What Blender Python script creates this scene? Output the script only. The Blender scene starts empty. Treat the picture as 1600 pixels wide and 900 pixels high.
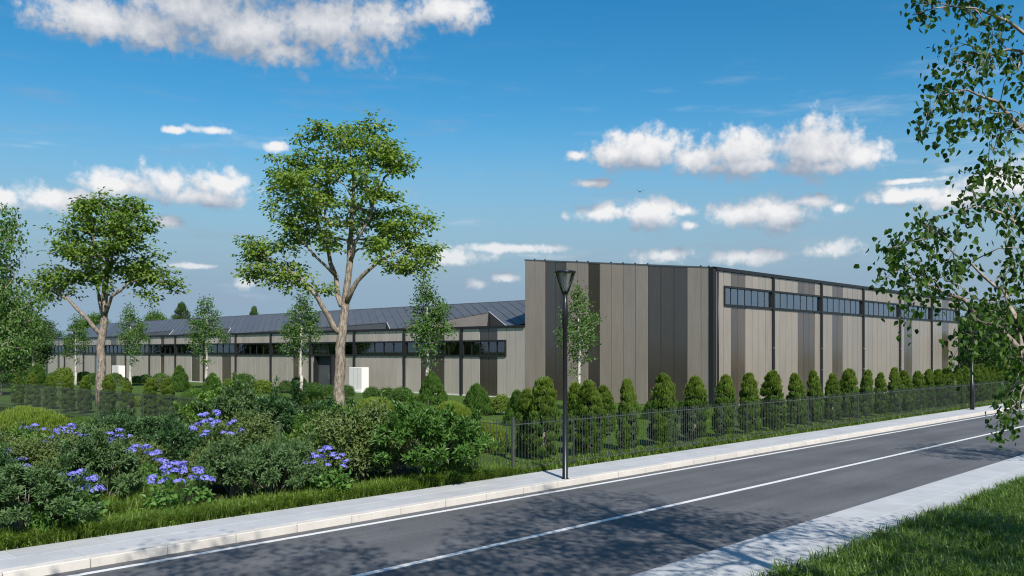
import bpy, math, random
import numpy as np
from math import sin, cos, tan, atan, atan2, pi, radians, sqrt

# ------------------------------------------------------------------ camera geometry (from vanishing points)
F_PX, Y0, H = 1383.0, 549.0, 3.4
TH = atan(1320.0 / 1383.0)                      # heading of the view from the road direction (+X)
RV = np.array([sin(TH), -cos(TH)]); FV = np.array([cos(TH), sin(TH)])
sc = bpy.context.scene
col = sc.collection

cam_d = bpy.data.cameras.new('camera'); cam = bpy.data.objects.new('camera', cam_d); col.objects.link(cam)
cam.location = (0, 0, H); cam.rotation_euler = (pi / 2, 0, TH - pi / 2)
cam_d.sensor_width = 36.0; cam_d.lens = 36.0 * F_PX / 1600.0
cam_d.shift_y = (Y0 - 450.0) / 1600.0
cam_d.clip_end = 6000.0
sc.camera = cam

SUN_EL = radians(42)
to_sun = RV * 0.31 - FV * 0.95; to_sun = to_sun / np.linalg.norm(to_sun)
SUN_DIR = np.array([to_sun[0] * cos(SUN_EL), to_sun[1] * cos(SUN_EL), sin(SUN_EL)])

# ------------------------------------------------------------------ node helper
class NT:
    def __init__(s, tree):
        s.t = tree; s.n = tree.nodes; s.l = tree.links
    def add(s, typ, **kw):
        n = s.n.new(typ)
        for k, v in kw.items(): setattr(n, k, v)
        return n
    def put(s, sock, v):
        if v is None: return
        if hasattr(v, 'is_linked') or isinstance(v, bpy.types.NodeSocket): s.l.new(v, sock)
        else: sock.default_value = v
    def math(s, op, a, b=None, c=None, clamp=False):
        n = s.add('ShaderNodeMath', operation=op); n.use_clamp = clamp
        for i, v in enumerate((a, b, c)): s.put(n.inputs[i], v)
        return n.outputs[0]
    def vmath(s, op, a, b=None, out=0):
        n = s.add('ShaderNodeVectorMath', operation=op)
        s.put(n.inputs[0], a); s.put(n.inputs[1], b)
        return n.outputs[out]
    def mix(s, f, a, b, blend='MIX'):
        n = s.add('ShaderNodeMix', data_type='RGBA', blend_type=blend)
        s.put(n.inputs[0], f); s.put(n.inputs[6], a); s.put(n.inputs[7], b)
        return n.outputs[2]
    def maprange(s, v, a, b, c, d, smooth=False):
        n = s.add('ShaderNodeMapRange'); n.clamp = True
        if smooth: n.interpolation_type = 'SMOOTHSTEP'
        for i, x in enumerate((v, a, b, c, d)): s.put(n.inputs[i], x)
        return n.outputs[0]
    def noise(s, vec, scale, detail=4, rough=0.55, out=0, dist=0.0):
        n = s.add('ShaderNodeTexNoise'); s.put(n.inputs['Vector'], vec)
        n.inputs['Scale'].default_value = scale; n.inputs['Detail'].default_value = detail
        n.inputs['Roughness'].default_value = rough; n.inputs['Distortion'].default_value = dist
        return n.outputs[out]

# ------------------------------------------------------------------ world: blue sky with fair weather cumulus
CLOUDS = [  # centre and radii read off the photograph, turned into azimuth / elevation below
 (150,28,85,30),(230,40,70,26),(300,10,120,45),(400,45,95,40),(500,40,105,48),(450,82,70,17),(590,32,52,34),(690,14,55,22),(400,-60,230,60),
 (190,290,55,20),(265,286,42,25),(345,290,42,22),(300,308,80,15),(90,312,100,19),(5,308,45,17),(262,348,26,10),
 (1010,234,66,27),(960,243,40,15),(1080,246,55,18),(1150,240,58,30),(1275,236,55,38),(1340,246,36,20),(1285,262,60,14),(1160,258,62,13),(905,243,15,6),(925,286,25,6),
 (1015,332,42,20),(940,332,34,13),(1148,336,38,15),(1215,330,58,23),(1260,314,48,10),(1312,325,13,8),(1080,352,12,7),(1072,330,18,7),
 (1035,399,42,11),(1170,401,44,10),(1292,390,36,14),(705,402,42,14),(790,388,80,6),(788,433,20,6),(745,443,13,7),(382,442,17,9),(305,416,30,4),(432,230,17,6),(335,204,28,5),(272,203,12,4),
 (1425,305,60,12),(1490,312,60,13),(1420,283,42,4),(1570,288,60,22)]
world = bpy.data.worlds.new('World'); sc.world = world; world.use_nodes = True
world.cycles.sampling_method = 'MANUAL'; world.cycles.sample_map_resolution = 256
W_ = NT(world.node_tree); W_.n.clear()

def cloud_group():
    g = bpy.data.node_groups.new('cloud_field', 'ShaderNodeTree')
    g.interface.new_socket('AzEl', in_out='INPUT', socket_type='NodeSocketVector')
    g.interface.new_socket('Dir', in_out='INPUT', socket_type='NodeSocketVector')
    g.interface.new_socket('Field', in_out='OUTPUT', socket_type='NodeSocketFloat')
    g.interface.new_socket('Base', in_out='OUTPUT', socket_type='NodeSocketFloat')
    t = NT(g); gi = t.add('NodeGroupInput'); go = t.add('NodeGroupOutput')
    acc = None
    for (px, py, rx, ry) in CLOUDS:
        k = (px - 800) / F_PX; sec = sqrt(1 + k * k)
        a = math.degrees(atan(k)); e = math.degrees(atan((Y0 - py) / (F_PX * sec)))
        ra = math.degrees(rx / F_PX / (sec * sec)); re = math.degrees(ry / F_PX / sec)
        gk = 1.5 + 0.35 / (1 + rx / 25.0); ia, ie = 1 / (ra * gk), 1 / (re * gk)
        nd = t.add('ShaderNodeVectorMath', operation='MULTIPLY_ADD'); t.l.new(gi.outputs[0], nd.inputs[0])
        nd.inputs[1].default_value = (ia, ie, 0); nd.inputs[2].default_value = (-a * ia, -e * ie, 0)
        ln = t.vmath('LENGTH', nd.outputs[0], out=1)
        acc = ln if acc is None else t.math('MINIMUM', acc, ln)
    base = t.math('SUBTRACT', 1.0, acc)
    n1 = t.noise(gi.outputs[1], 30.0, 6, 0.58)
    n2 = t.noise(gi.outputs[1], 11.0, 2, 0.5)
    bl = t.math('ABSOLUTE', t.math('SUBTRACT', t.noise(gi.outputs[1], 48.0, 2, 0.5), 0.5))
    r = t.math('MULTIPLY_ADD', t.math('SUBTRACT', n1, 0.5), 1.45, base)
    r = t.math('MULTIPLY_ADD', t.math('SUBTRACT', n2, 0.5), 0.55, r)
    r = t.math('MULTIPLY_ADD', t.math('SUBTRACT', bl, 0.09), 1.1, r)
    r = t.math('MULTIPLY_ADD', t.math('SUBTRACT', t.noise(gi.outputs[1], 85.0, 3, 0.6), 0.5), 0.9, r)
    t.l.new(r, go.inputs[0]); t.l.new(base, go.inputs[1])
    return g
cg = cloud_group()
tc = W_.add('ShaderNodeTexCoord'); dirv = W_.vmath('NORMALIZE', tc.outputs['Generated'])
def azel(v):
    s = W_.add('ShaderNodeSeparateXYZ'); W_.l.new(v, s.inputs[0])
    ang = W_.math('ARCTAN2', s.outputs[1], s.outputs[0])
    a = W_.math('MULTIPLY', W_.math('SUBTRACT', TH, ang), 180 / pi)
    a = W_.math('WRAP', a, 36.0, -36.0)
    e = W_.math('MULTIPLY', W_.math('ARCSINE', s.outputs[2]), 180 / pi)
    c = W_.add('ShaderNodeCombineXYZ'); W_.l.new(a, c.inputs[0]); W_.l.new(e, c.inputs[1])
    return c.outputs[0], e
ae, elev = azel(dirv)
def field(v, vec_ae):
    n = W_.add('ShaderNodeGroup'); n.node_tree = cg
    W_.l.new(vec_ae, n.inputs[0]); W_.l.new(v, n.inputs[1]); return n.outputs[0], n.outputs[1]
f1, b1 = field(dirv, ae)
off = (RV[0] * 0.012, RV[1] * 0.012, 0.026)
dir2 = W_.vmath('NORMALIZE', W_.vmath('ADD', dirv, off)); ae2, _e = azel(dir2)
f2, b2 = field(dir2, ae2)
alpha = W_.maprange(f1, 0.0, 0.72, 0.0, 1.0, True)
bd_ = W_.math('SUBTRACT', b1, b2); nd_ = W_.math('SUBTRACT', W_.math('SUBTRACT', f1, f2), bd_)
shade = W_.maprange(W_.math('MULTIPLY_ADD', nd_, 0.42, W_.math('MULTIPLY', bd_, 0.75)), -0.26, 0.66, 0.0, 1.0)
thick = W_.maprange(f1, 0.3, 1.3, 1.0, 0.86)
ccol = W_.mix(shade, (0.34, 0.40, 0.50, 1), (0.93, 0.93, 0.94, 1))
ccol = W_.mix(1.0, ccol, (1, 1, 1, 1), 'MULTIPLY')
sky = W_.add('ShaderNodeTexSky'); sky.sky_type = 'NISHITA'; sky.sun_disc = False
sky.sun_elevation = SUN_EL; sky.sun_rotation = atan2(SUN_DIR[0], SUN_DIR[1])
sky.altitude = 200; sky.air_density = 1.1; sky.dust_density = 0.6; sky.ozone_density = 2.5
hs = W_.add('ShaderNodeHueSaturation'); W_.l.new(sky.outputs[0], hs.inputs['Color']); hs.inputs['Saturation'].default_value = 1.45
haze_f = W_.maprange(elev, 16.0, 3.0, 0.0, 1.0, True)
skyt = W_.mix(1.0, hs.outputs[0], (0.93, 1.08, 0.985, 1), 'MULTIPLY')
skyc = W_.mix(haze_f, skyt, (2.35, 3.35, 4.4, 1))
bg1 = W_.add('ShaderNodeBackground'); W_.l.new(skyc, bg1.inputs[0]); bg1.inputs[1].default_value = 0.087
bg2 = W_.add('ShaderNodeBackground'); W_.l.new(ccol, bg2.inputs[0]); bg2.inputs[1].default_value = 0.68
lowfade = W_.maprange(elev, 2.0, 9.0, 0.55, 1.0)
wisp = W_.noise(W_.vmath('MULTIPLY', dirv, (1.0, 1.0, 7.0)), 7.0, 5, 0.62)
wisp = W_.math('MULTIPLY', W_.maprange(wisp, 0.52, 0.78, 0.0, 0.45, True), W_.maprange(elev, 22.0, 9.0, 0.0, 1.0, True))
alpha = W_.math('MAXIMUM', alpha, wisp)
mx = W_.add('ShaderNodeMixShader')
W_.l.new(W_.math('MULTIPLY', alpha, lowfade), mx.inputs[0]); W_.l.new(bg1.outputs[0], mx.inputs[1]); W_.l.new(bg2.outputs[0], mx.inputs[2])
wo = W_.add('ShaderNodeOutputWorld'); W_.l.new(mx.outputs[0], wo.inputs[0])

sun_d = bpy.data.lights.new('sun', 'SUN'); sun = bpy.data.objects.new('sun', sun_d); col.objects.link(sun)
sun_d.energy = 4.2; sun_d.angle = radians(0.53); sun_d.color = (1.0, 0.955, 0.89)
sun.location = (-40, -60, 80)
sun.rotation_euler = (pi / 2 - SUN_EL, 0, atan2(SUN_DIR[1], SUN_DIR[0]) + pi / 2)

vs = sc.view_settings; vs.view_transform = 'Standard'; vs.look = 'None'; vs.gamma = 1.0; vs.exposure = 0.5
vs.use_curve_mapping = False
sc.cycles.max_bounces = 7; sc.cycles.diffuse_bounces = 3; sc.cycles.glossy_bounces = 4; sc.cycles.transmission_bounces = 5
sc.cycles.transparent_max_bounces = 8; sc.cycles.use_denoising = True; sc.cycles.pixel_filter_type = 'BLACKMAN_HARRIS'; sc.cycles.filter_width = 1.15; sc.cycles.sample_clamp_indirect = 6.0

# ------------------------------------------------------------------ geometry helpers
def gp(px, py, z=0.13):
    d = F_PX * (H - z) / (py - Y0); r = (px - 800) / F_PX * d
    p = FV * d + RV * r
    return float(p[0]), float(p[1]), d
def on_y(px, Y):
    k = (px - 800) / F_PX; d = Y / (sin(TH) - k * cos(TH)); return d * (cos(TH) + k * sin(TH))
def on_x(px, X):
    k = (px - 800) / F_PX; d = X / (cos(TH) + k * sin(TH)); return d * (sin(TH) - k * cos(TH))
def cw(r, d, z): p = FV * d + RV * r; return np.array([p[0], p[1], z])
def pd(px, py, d): return cw((px - 800) / F_PX * d, d, H + (Y0 - py) / F_PX * d)
def depth(x, y): return x * FV[0] + y * FV[1]

def np_mesh(name, V, Fc, mat=None, smooth=False):
    V = np.asarray(V, np.float32); Fc = np.asarray(Fc, np.int32)
    me = bpy.data.meshes.new(name); n, k = Fc.shape
    me.vertices.add(len(V)); me.vertices.foreach_set('co', V.ravel())
    me.loops.add(n * k); me.loops.foreach_set('vertex_index', Fc.ravel())
    me.polygons.add(n); me.polygons.foreach_set('loop_start', np.arange(0, n * k, k, dtype=np.int32))
    me.polygons.foreach_set('use_smooth', np.full(n, smooth))
    me.update(calc_edges=True)
    if mat: me.materials.append(mat)
    return me

class MB:
    """collects shapes; mesh() makes one mesh of them"""
    def __init__(s): s.v = []; s.f = []
    def poly(s, pts, faces):
        b = len(s.v); s.v += [tuple(map(float, p)) for p in pts]; s.f += [[b + i for i in q] for q in faces]; return s
    def box(s, x0, x1, y0, y1, z0, z1):
        return s.poly([(x0,y0,z0),(x1,y0,z0),(x1,y1,z0),(x0,y1,z0),(x0,y0,z1),(x1,y0,z1),(x1,y1,z1),(x0,y1,z1)],
                      [(0,3,2,1),(4,5,6,7),(0,1,5,4),(1,2,6,5),(2,3,7,6),(3,0,4,7)])
    def hexa(s, p):   # bottom 4 (ccw), top 4
        return s.poly(p, [(0,3,2,1),(4,5,6,7),(0,1,5,4),(1,2,6,5),(2,3,7,6),(3,0,4,7)])
    def tube(s, pts, rad, n=6, cap=True):
        pts = [np.asarray(p, float) for p in pts]; rings = []
        for i, p in enumerate(pts):
            a = pts[max(i - 1, 0)]; b = pts[min(i + 1, len(pts) - 1)]
            t = b - a; t = t / (np.linalg.norm(t) + 1e-9)
            ref = np.array([0, 0, 1.0]) if abs(t[2]) < 0.95 else np.array([1.0, 0, 0])
            u = np.cross(t, ref); u /= np.linalg.norm(u); w = np.cross(t, u)
            r = rad[i] if hasattr(rad, '__len__') else rad
            rings.append([p + r * (cos(2 * pi * k / n) * u + sin(2 * pi * k / n) * w) for k in range(n)])
        b = len(s.v)
        for R_ in rings: s.v += [tuple(q) for q in R_]
        for i in range(len(rings) - 1):
            for k in range(n):
                s.f.append([b + i*n + k, b + (i+1)*n + k, b + (i+1)*n + (k+1) % n, b + i*n + (k+1) % n])
        if cap:
            s.f.append([b + k for k in range(n)]); s.f.append([b + (len(rings)-1)*n + n - 1 - k for k in range(n)])
        return s
    def lathe(s, prof, n=20, c=(0, 0)):
        b = len(s.v)
        for (r, z) in prof:
            for k in range(n): s.v.append((c[0] + r*cos(2*pi*k/n), c[1] + r*sin(2*pi*k/n), z))
        for i in range(len(prof) - 1):
            for k in range(n): s.f.append([b+i*n+k, b+i*n+(k+1)%n, b+(i+1)*n+(k+1)%n, b+(i+1)*n+k])
        return s
    def mesh(s, name, mat=None, smooth=False):
        me = bpy.data.meshes.new(name); me.from_pydata(s.v, [], s.f); me.update()
        if smooth: me.polygons.foreach_set('use_smooth', np.full(len(s.f), True))
        if mat: me.materials.append(mat)
        return me
    def build(s, name, mat, parent=None, loc=(0,0,0), smooth=False):
        return link(name, s.mesh(name, mat, smooth), parent, loc)
def link(name, me, parent=None, loc=(0,0,0)):
    o = bpy.data.objects.new(name, me); col.objects.link(o); o.location = loc
    if parent: o.parent = parent
    return o
def empty(name, loc=(0,0,0), rz=0, scale=None, parent=None):
    o = bpy.data.objects.new(name, None); col.objects.link(o); o.location = loc; o.rotation_euler = (0,0,rz)
    o.empty_display_size = 0.2
    if scale is not None: o.scale = scale
    if parent: o.parent = parent
    return o
def tag(o, label, cat, group=None):
    o['label'] = label; o['category'] = cat
    if group: o['group'] = group
    return o
def structure(o): o['kind'] = 'structure'; return o
def stuff(o): o['kind'] = 'stuff'; return o
ORD = 'first second third fourth fifth sixth seventh eighth ninth tenth eleventh twelfth thirteenth fourteenth fifteenth sixteenth seventeenth eighteenth nineteenth twentieth twenty-first twenty-second twenty-third twenty-fourth twenty-fifth twenty-sixth twenty-seventh twenty-eighth twenty-ninth thirtieth'.split()

# ------------------------------------------------------------------ materials
def new_mat(name):
    m = bpy.data.materials.new(name); m.use_nodes = True; t = NT(m.node_tree)
    return m, t, t.n['Principled BSDF']
def simple(name, c, rough=0.6, metal=0.0, var=0.0, scale=3.0, bump=0.0, bscale=40.0, spec=0.5):
    m, t, b = new_mat(name)
    b.inputs['Roughness'].default_value = rough; b.inputs['Metallic'].default_value = metal
    b.inputs['Specular IOR Level'].default_value = spec
    if var > 0:
        g = t.add('ShaderNodeNewGeometry'); n = t.noise(g.outputs['Position'], scale, 5, 0.6)
        k = t.maprange(n, 0.25, 0.75, 1 - var, 1 + var)
        c_ = t.vmath('SCALE', (c[0], c[1], c[2])); t.l.new(k, c_.node.inputs['Scale']); t.l.new(c_, b.inputs['Base Color'])
    else: b.inputs['Base Color'].default_value = (*c, 1)
    if bump > 0:
        g = t.add('ShaderNodeNewGeometry'); n = t.noise(g.outputs['Position'], bscale, 4, 0.6)
        bp = t.add('ShaderNodeBump'); bp.inputs['Strength'].default_value = bump; bp.inputs['Distance'].default_value = 0.02
        t.l.new(n, bp.inputs['Height']); t.l.new(bp.outputs[0], b.inputs['Normal'])
    return m
def leaf_mat(name, c1, c2, rough=0.5, trans=0.3, tcol=None, tip=None, spec=0.35):
    """leaf colour varies per leaf, per plant and slowly in space; light passes through the blade"""
    m, t, b = new_mat(name)
    g = t.add('ShaderNodeNewGeometry'); oi = t.add('ShaderNodeObjectInfo')
    f = t.math('MULTIPLY_ADD', g.outputs['Random Per Island'], 0.75, t.math('MULTIPLY', oi.outputs['Random'], 0.25))
    c = t.mix(f, (*c1, 1), (*c2, 1))
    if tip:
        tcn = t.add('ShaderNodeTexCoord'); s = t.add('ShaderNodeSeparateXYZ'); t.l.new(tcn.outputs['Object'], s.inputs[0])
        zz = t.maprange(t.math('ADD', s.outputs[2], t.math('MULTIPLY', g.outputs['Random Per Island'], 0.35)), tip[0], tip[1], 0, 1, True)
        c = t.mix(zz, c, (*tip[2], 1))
    t.l.new(c, b.inputs['Base Color']); b.inputs['Roughness'].default_value = rough
    b.inputs['Specular IOR Level'].default_value = spec
    tr = t.add('ShaderNodeBsdfTranslucent')
    tcl = t.mix(1.0, c, (*(tcol or (1.5, 1.7, 0.6)), 1), 'MULTIPLY'); t.l.new(tcl, tr.inputs[0])
    ms = t.add('ShaderNodeMixShader'); ms.inputs[0].default_value = trans
    t.l.new(b.outputs[0], ms.inputs[1]); t.l.new(tr.outputs[0], ms.inputs[2])
    t.l.new(ms.outputs[0], t.n['Material Output'].inputs[0])
    return m
def bark_mat(name, c1, c2, scale=6.0, stretch=0.25):
    m, t, b = new_mat(name)
    tcn = t.add('ShaderNodeTexCoord')
    v = t.vmath('MULTIPLY', tcn.outputs['Object'], (1, 1, stretch))
    n = t.noise(v, scale, 6, 0.65); c = t.mix(t.maprange(n, 0.38, 0.62, 0, 1), (*c1, 1), (*c2, 1))
    t.l.new(c, b.inputs['Base Color']); b.inputs['Roughness'].default_value = 0.85
    bp = t.add('ShaderNodeBump'); bp.inputs['Strength'].default_value = 0.6; bp.inputs['Distance'].default_value = 0.03
    t.l.new(n, bp.inputs['Height']); t.l.new(bp.outputs[0], b.inputs['Normal'])
    return m

M = {}
def asphalt():
    m, t, b = new_mat('asphalt'); g = t.add('ShaderNodeNewGeometry'); P = g.outputs['Position']
    big = t.noise(P, 0.35, 4, 0.6); wear = t.noise(t.vmath('MULTIPLY', P, (0.12, 1.4, 1)), 1.2, 4, 0.6); fine = t.noise(P, 55, 3, 0.7); agg = t.noise(P, 160, 2, 0.7)
    med = t.noise(P, 11, 4, 0.7); trk = t.add('ShaderNodeSeparateXYZ'); t.l.new(P, trk.inputs[0])
    v = t.maprange(big, 0.3, 0.7, 0.082, 0.112)
    v = t.math('MULTIPLY', v, t.maprange(wear, 0.3, 0.7, 0.84, 1.18))
    v = t.math('MULTIPLY', v, t.maprange(med, 0.3, 0.7, 0.86, 1.14))
    v = t.math('MULTIPLY', v, t.maprange(fine, 0.3, 0.7, 0.7, 1.3))
    # polished wheel tracks, two to a lane
    ph = t.math('PINGPONG', t.math('SUBTRACT', trk.outputs[1], t.math('MULTIPLY_ADD', big, 0.5, 7.9)), 0.8)
    v = t.math('MULTIPLY', v, t.maprange(ph, 0.1, 0.75, 1.07, 0.93, True))
    vo = t.add('ShaderNodeTexVoronoi'); vo.feature = 'DISTANCE_TO_EDGE'; vo.inputs['Scale'].default_value = 0.22
    t.l.new(t.vmath('ADD', P, t.vmath('SCALE', t.noise(P, 2.2, 4, 0.6, out=1))), vo.inputs['Vector'])
    crack = t.math('MULTIPLY', t.maprange(vo.outputs['Distance'], 0.0, 0.004, 1.0, 0.0), t.maprange(t.noise(P, 0.4, 2, 0.5), 0.52, 0.6, 0.0, 0.55))
    v = t.math('MULTIPLY', v, t.math('SUBTRACT', 1.0, crack))
    v = t.math('ADD', v, t.maprange(agg, 0.62, 0.74, 0.0, 0.09))
    c = t.add('ShaderNodeCombineColor'); t.l.new(v, c.inputs[0]); t.l.new(v, c.inputs[1]); t.l.new(t.math('MULTIPLY', v, 1.03), c.inputs[2])
    t.l.new(c.outputs[0], b.inputs['Base Color']); b.inputs['Roughness'].default_value = 0.82
    bp = t.add('ShaderNodeBump'); bp.inputs['Strength'].default_value = 0.5; bp.inputs['Distance'].default_value = 0.008
    t.l.new(fine, bp.inputs['Height']); t.l.new(bp.outputs[0], b.inputs['Normal'])
    return m
def stone(name, c, per=0.06, stain=0.12):
    m, t, b = new_mat(name); g = t.add('ShaderNodeNewGeometry'); P = g.outputs['Position']; oi = t.add('ShaderNodeObjectInfo')
    n = t.noise(P, 1.3, 6, 0.65); f = t.noise(P, 70, 3, 0.7); st = t.noise(t.vmath('MULTIPLY', P, (3, 3, 0.5)), 4.0, 5, 0.7)
    k = t.maprange(n, 0.3, 0.7, 1 - stain, 1 + stain * 0.7)
    k = t.math('MULTIPLY', k, t.maprange(f, 0.3, 0.7, 0.93, 1.07))
    k = t.math('MULTIPLY', k, t.maprange(oi.outputs['Random'], 0, 1, 1 - per, 1 + per))
    k = t.math('MULTIPLY', k, t.maprange(st, 0.58, 0.72, 1.0, 0.82))
    c_ = t.vmath('SCALE', c); t.l.new(k, c_.node.inputs['Scale']); t.l.new(c_, b.inputs['Base Color']); b.inputs['Roughness'].default_value = 0.75
    bp = t.add('ShaderNodeBump'); bp.inputs['Strength'].default_value = 0.25; bp.inputs['Distance'].default_value = 0.01
    t.l.new(f, bp.inputs['Height']); t.l.new(bp.outputs[0], b.inputs['Normal'])
    return m
def panel_mat(name, c, rough, per, coat=0.0, metal=0.3, streak=0.1):
    m, t, b = new_mat(name); g = t.add('ShaderNodeNewGeometry'); P = g.outputs['Position']; oi = t.add('ShaderNodeObjectInfo')
    n = t.noise(t.vmath('MULTIPLY', P, (1, 1, 0.04)), 16.0, 4, 0.6); d = t.noise(t.vmath('MULTIPLY', P, (1, 1, 0.35)), 0.8, 4, 0.6)
    k = t.maprange(n, 0.3, 0.7, 1 - streak, 1 + streak)
    k = t.math('MULTIPLY', k, t.maprange(oi.outputs['Random'], 0, 1, 1 - per, 1 + per))
    k = t.math('MULTIPLY', k, t.maprange(d, 0.3, 0.7, 0.92, 1.08))
    warm = t.mix(oi.outputs['Random'], (*c, 1), (c[0]*1.03, c[1]*0.99, c[2]*0.95, 1))
    c_ = t.vmath('SCALE', warm); t.l.new(k, c_.node.inputs['Scale']); t.l.new(c_, b.inputs['Base Color'])
    b.inputs['Roughness'].default_value = rough; b.inputs['Metallic'].default_value = metal
    b.inputs['Coat Weight'].default_value = coat; b.inputs['Coat Roughness'].default_value = 0.12
    wob = t.noise(P, 0.9, 2, 0.5); bp = t.add('ShaderNodeBump'); bp.inputs['Strength'].default_value = 0.08; bp.inputs['Distance'].default_value = 0.05
    t.l.new(wob, bp.inputs['Height']); t.l.new(bp.outputs[0], b.inputs['Normal'])
    return m
def soil_grass(name, c1, c2, c3):
    m, t, b = new_mat(name); g = t.add('ShaderNodeNewGeometry'); P = g.outputs['Position']
    n = t.noise(P, 0.5, 5, 0.6); f = t.noise(P, 26, 4, 0.7)
    c = t.mix(t.maprange(n, 0.35, 0.65, 0, 1), (*c1, 1), (*c2, 1)); c = t.mix(t.maprange(f, 0.4, 0.68, 0, 0.7), c, (*c3, 1))
    t.l.new(c, b.inputs['Base Color']); b.inputs['Roughness'].default_value = 0.9
    b.inputs['Specular IOR Level'].default_value = 0.1
    bp = t.add('ShaderNodeBump'); bp.inputs['Strength'].default_value = 0.8; bp.inputs['Distance'].default_value = 0.06
    t.l.new(f, bp.inputs['Height']); t.l.new(bp.outputs[0], b.inputs['Normal'])
    return m
def glass_mat(name, tint, amount):
    m, t, b = new_mat(name); t.n.remove(b)
    gl = t.add('ShaderNodeBsdfGlossy'); gl.inputs['Roughness'].default_value = 0.02; gl.inputs[0].default_value = (0.9, 0.93, 0.95, 1)
    tr = t.add('ShaderNodeBsdfTransparent'); tr.inputs[0].default_value = (*tint, 1)
    fr = t.add('ShaderNodeFresnel'); fr.inputs[0].default_value = 1.5
    k = t.math('ADD', fr.outputs[0], amount, clamp=True)
    ms = t.add('ShaderNodeMixShader'); t.l.new(k, ms.inputs[0]); t.l.new(tr.outputs[0], ms.inputs[1]); t.l.new(gl.outputs[0], ms.inputs[2])
    t.l.new(ms.outputs[0], t.n['Material Output'].inputs[0]); return m

M['asphalt'] = asphalt()
def paint():
    m, t, b = new_mat('road_paint'); g = t.add('ShaderNodeNewGeometry'); P = g.outputs['Position']
    w = t.noise(P, 26, 5, 0.75); l_ = t.noise(P, 0.8, 3, 0.6)
    k = t.maprange(t.math('ADD', w, t.math('MULTIPLY', l_, 0.5)), 0.86, 1.02, 0.0, 0.55)
    t.l.new(t.mix(k, (0.68, 0.68, 0.66, 1), (0.16, 0.16, 0.16, 1)), b.inputs['Base Color']); b.inputs['Roughness'].default_value = 0.65
    return m
M['paint'] = paint()
M['kerb'] = stone('kerb_concrete', (0.58, 0.535, 0.48), 0.05, 0.12)
M['slab'] = stone('paving_concrete', (0.44, 0.445, 0.45), 0.05, 0.10)
M['joint'] = simple('joint_mortar', (0.16, 0.155, 0.145), 0.9, var=0.2)
M['field'] = soil_grass('field_grass', (0.045, 0.075, 0.018), (0.07, 0.10, 0.025), (0.02, 0.035, 0.01))
M['lawn'] = soil_grass('lawn_turf', (0.07, 0.125, 0.025), (0.095, 0.15, 0.032), (0.035, 0.065, 0.014))
M['soil'] = soil_grass('bed_soil', (0.035, 0.03, 0.02), (0.04, 0.055, 0.016), (0.016, 0.02, 0.008))
M['panel'] = panel_mat('champagne_panel', (0.33, 0.288, 0.25), 0.30, 0.06, 0.2)
M['panel_wing'] = panel_mat('pale_champagne_panel', (0.50, 0.445, 0.39), 0.34, 0.06, 0.2)
M['panel_tall'] = panel_mat('bronze_panel', (0.325, 0.275, 0.234), 0.30, 0.035, 0.2)
M['panel_dark'] = panel_mat('dark_panel', (0.062, 0.053, 0.044), 0.14, 0.12, 1.0, 0.2)
M['panel_mid'] = panel_mat('brown_panel', (0.115, 0.09, 0.072), 0.16, 0.1, 0.7, 0.3)
M['frame'] = simple('black_metal', (0.022, 0.022, 0.023), 0.42, 0.3)
M['fence'] = simple('fence_paint', (0.065, 0.072, 0.068), 0.5, 0.2)
M['pole'] = simple('pole_paint', (0.018, 0.019, 0.021), 0.35, 0.3)
M['core'] = simple('wall_core', (0.03, 0.028, 0.027), 0.9)
M['glass'] = glass_mat('window_glass', (0.78, 0.82, 0.82), 0.12)
M['glasssky'] = glass_mat('clerestory_glass', (0.8, 0.85, 0.87), 0.36)
M['lampglass'] = glass_mat('lamp_glass', (0.95, 0.97, 0.95), 0.03)
M['room'] = simple('room_dark', (0.06, 0.065, 0.065), 0.9, var=0.3, scale=0.5)
M['blind'] = simple('pale_reveal', (0.62, 0.6, 0.57), 0.8)
M['roofp'] = panel_mat('slate_roof_metal', (0.105, 0.113, 0.125), 0.5, 0.035, 0.0, 0.3, 0.06)
M['flat'] = simple('flat_roof', (0.15, 0.135, 0.125), 0.8, var=0.15, scale=0.6)
M['white'] = simple('white_cladding', (0.74, 0.71, 0.68), 0.6, var=0.04)
M['doorblue'] = simple('blue_door', (0.16, 0.24, 0.34), 0.3)
M['steel'] = simple('bright_steel', (0.6, 0.6, 0.6), 0.3, 0.8)
M['bird'] = simple('bird_feather', (0.02, 0.02, 0.022), 0.8)
M['farwall'] = simple('far_render', (0.55, 0.52, 0.49), 0.8, var=0.06)
M['fartile'] = simple('far_tile', (0.25, 0.14, 0.1), 0.8, var=0.15)
# foliage
M['maple'] = leaf_mat('maple_leaf', (0.065, 0.135, 0.016), (0.240, 0.330, 0.048), 0.45, 0.35)
M['birchleaf'] = leaf_mat('birch_leaf', (0.051, 0.121, 0.022), (0.115, 0.203, 0.041), 0.5, 0.3)
M['nearleaf'] = leaf_mat('near_birch_leaf', (0.014, 0.042, 0.007), (0.085, 0.165, 0.020), 0.5, 0.35, spec=0.3)
M['bgleaf'] = leaf_mat('background_leaf', (0.030, 0.068, 0.016), (0.074, 0.128, 0.030), 0.6, 0.25)
M['greyleaf'] = leaf_mat('grey_green_leaf', (0.047, 0.088, 0.038), (0.081, 0.135, 0.061), 0.6, 0.2)
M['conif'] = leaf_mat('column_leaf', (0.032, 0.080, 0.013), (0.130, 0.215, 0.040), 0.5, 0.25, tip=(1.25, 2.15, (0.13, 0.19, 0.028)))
M['box'] = leaf_mat('box_leaf', (0.044, 0.101, 0.018), (0.093, 0.174, 0.031), 0.5, 0.2)
M['boxlight'] = leaf_mat('light_box_leaf', (0.115, 0.182, 0.024), (0.196, 0.263, 0.038), 0.5, 0.25)
M['laurel'] = leaf_mat('laurel_leaf', (0.034, 0.097, 0.016), (0.097, 0.194, 0.034), 0.45, 0.2, spec=0.3)
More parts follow.
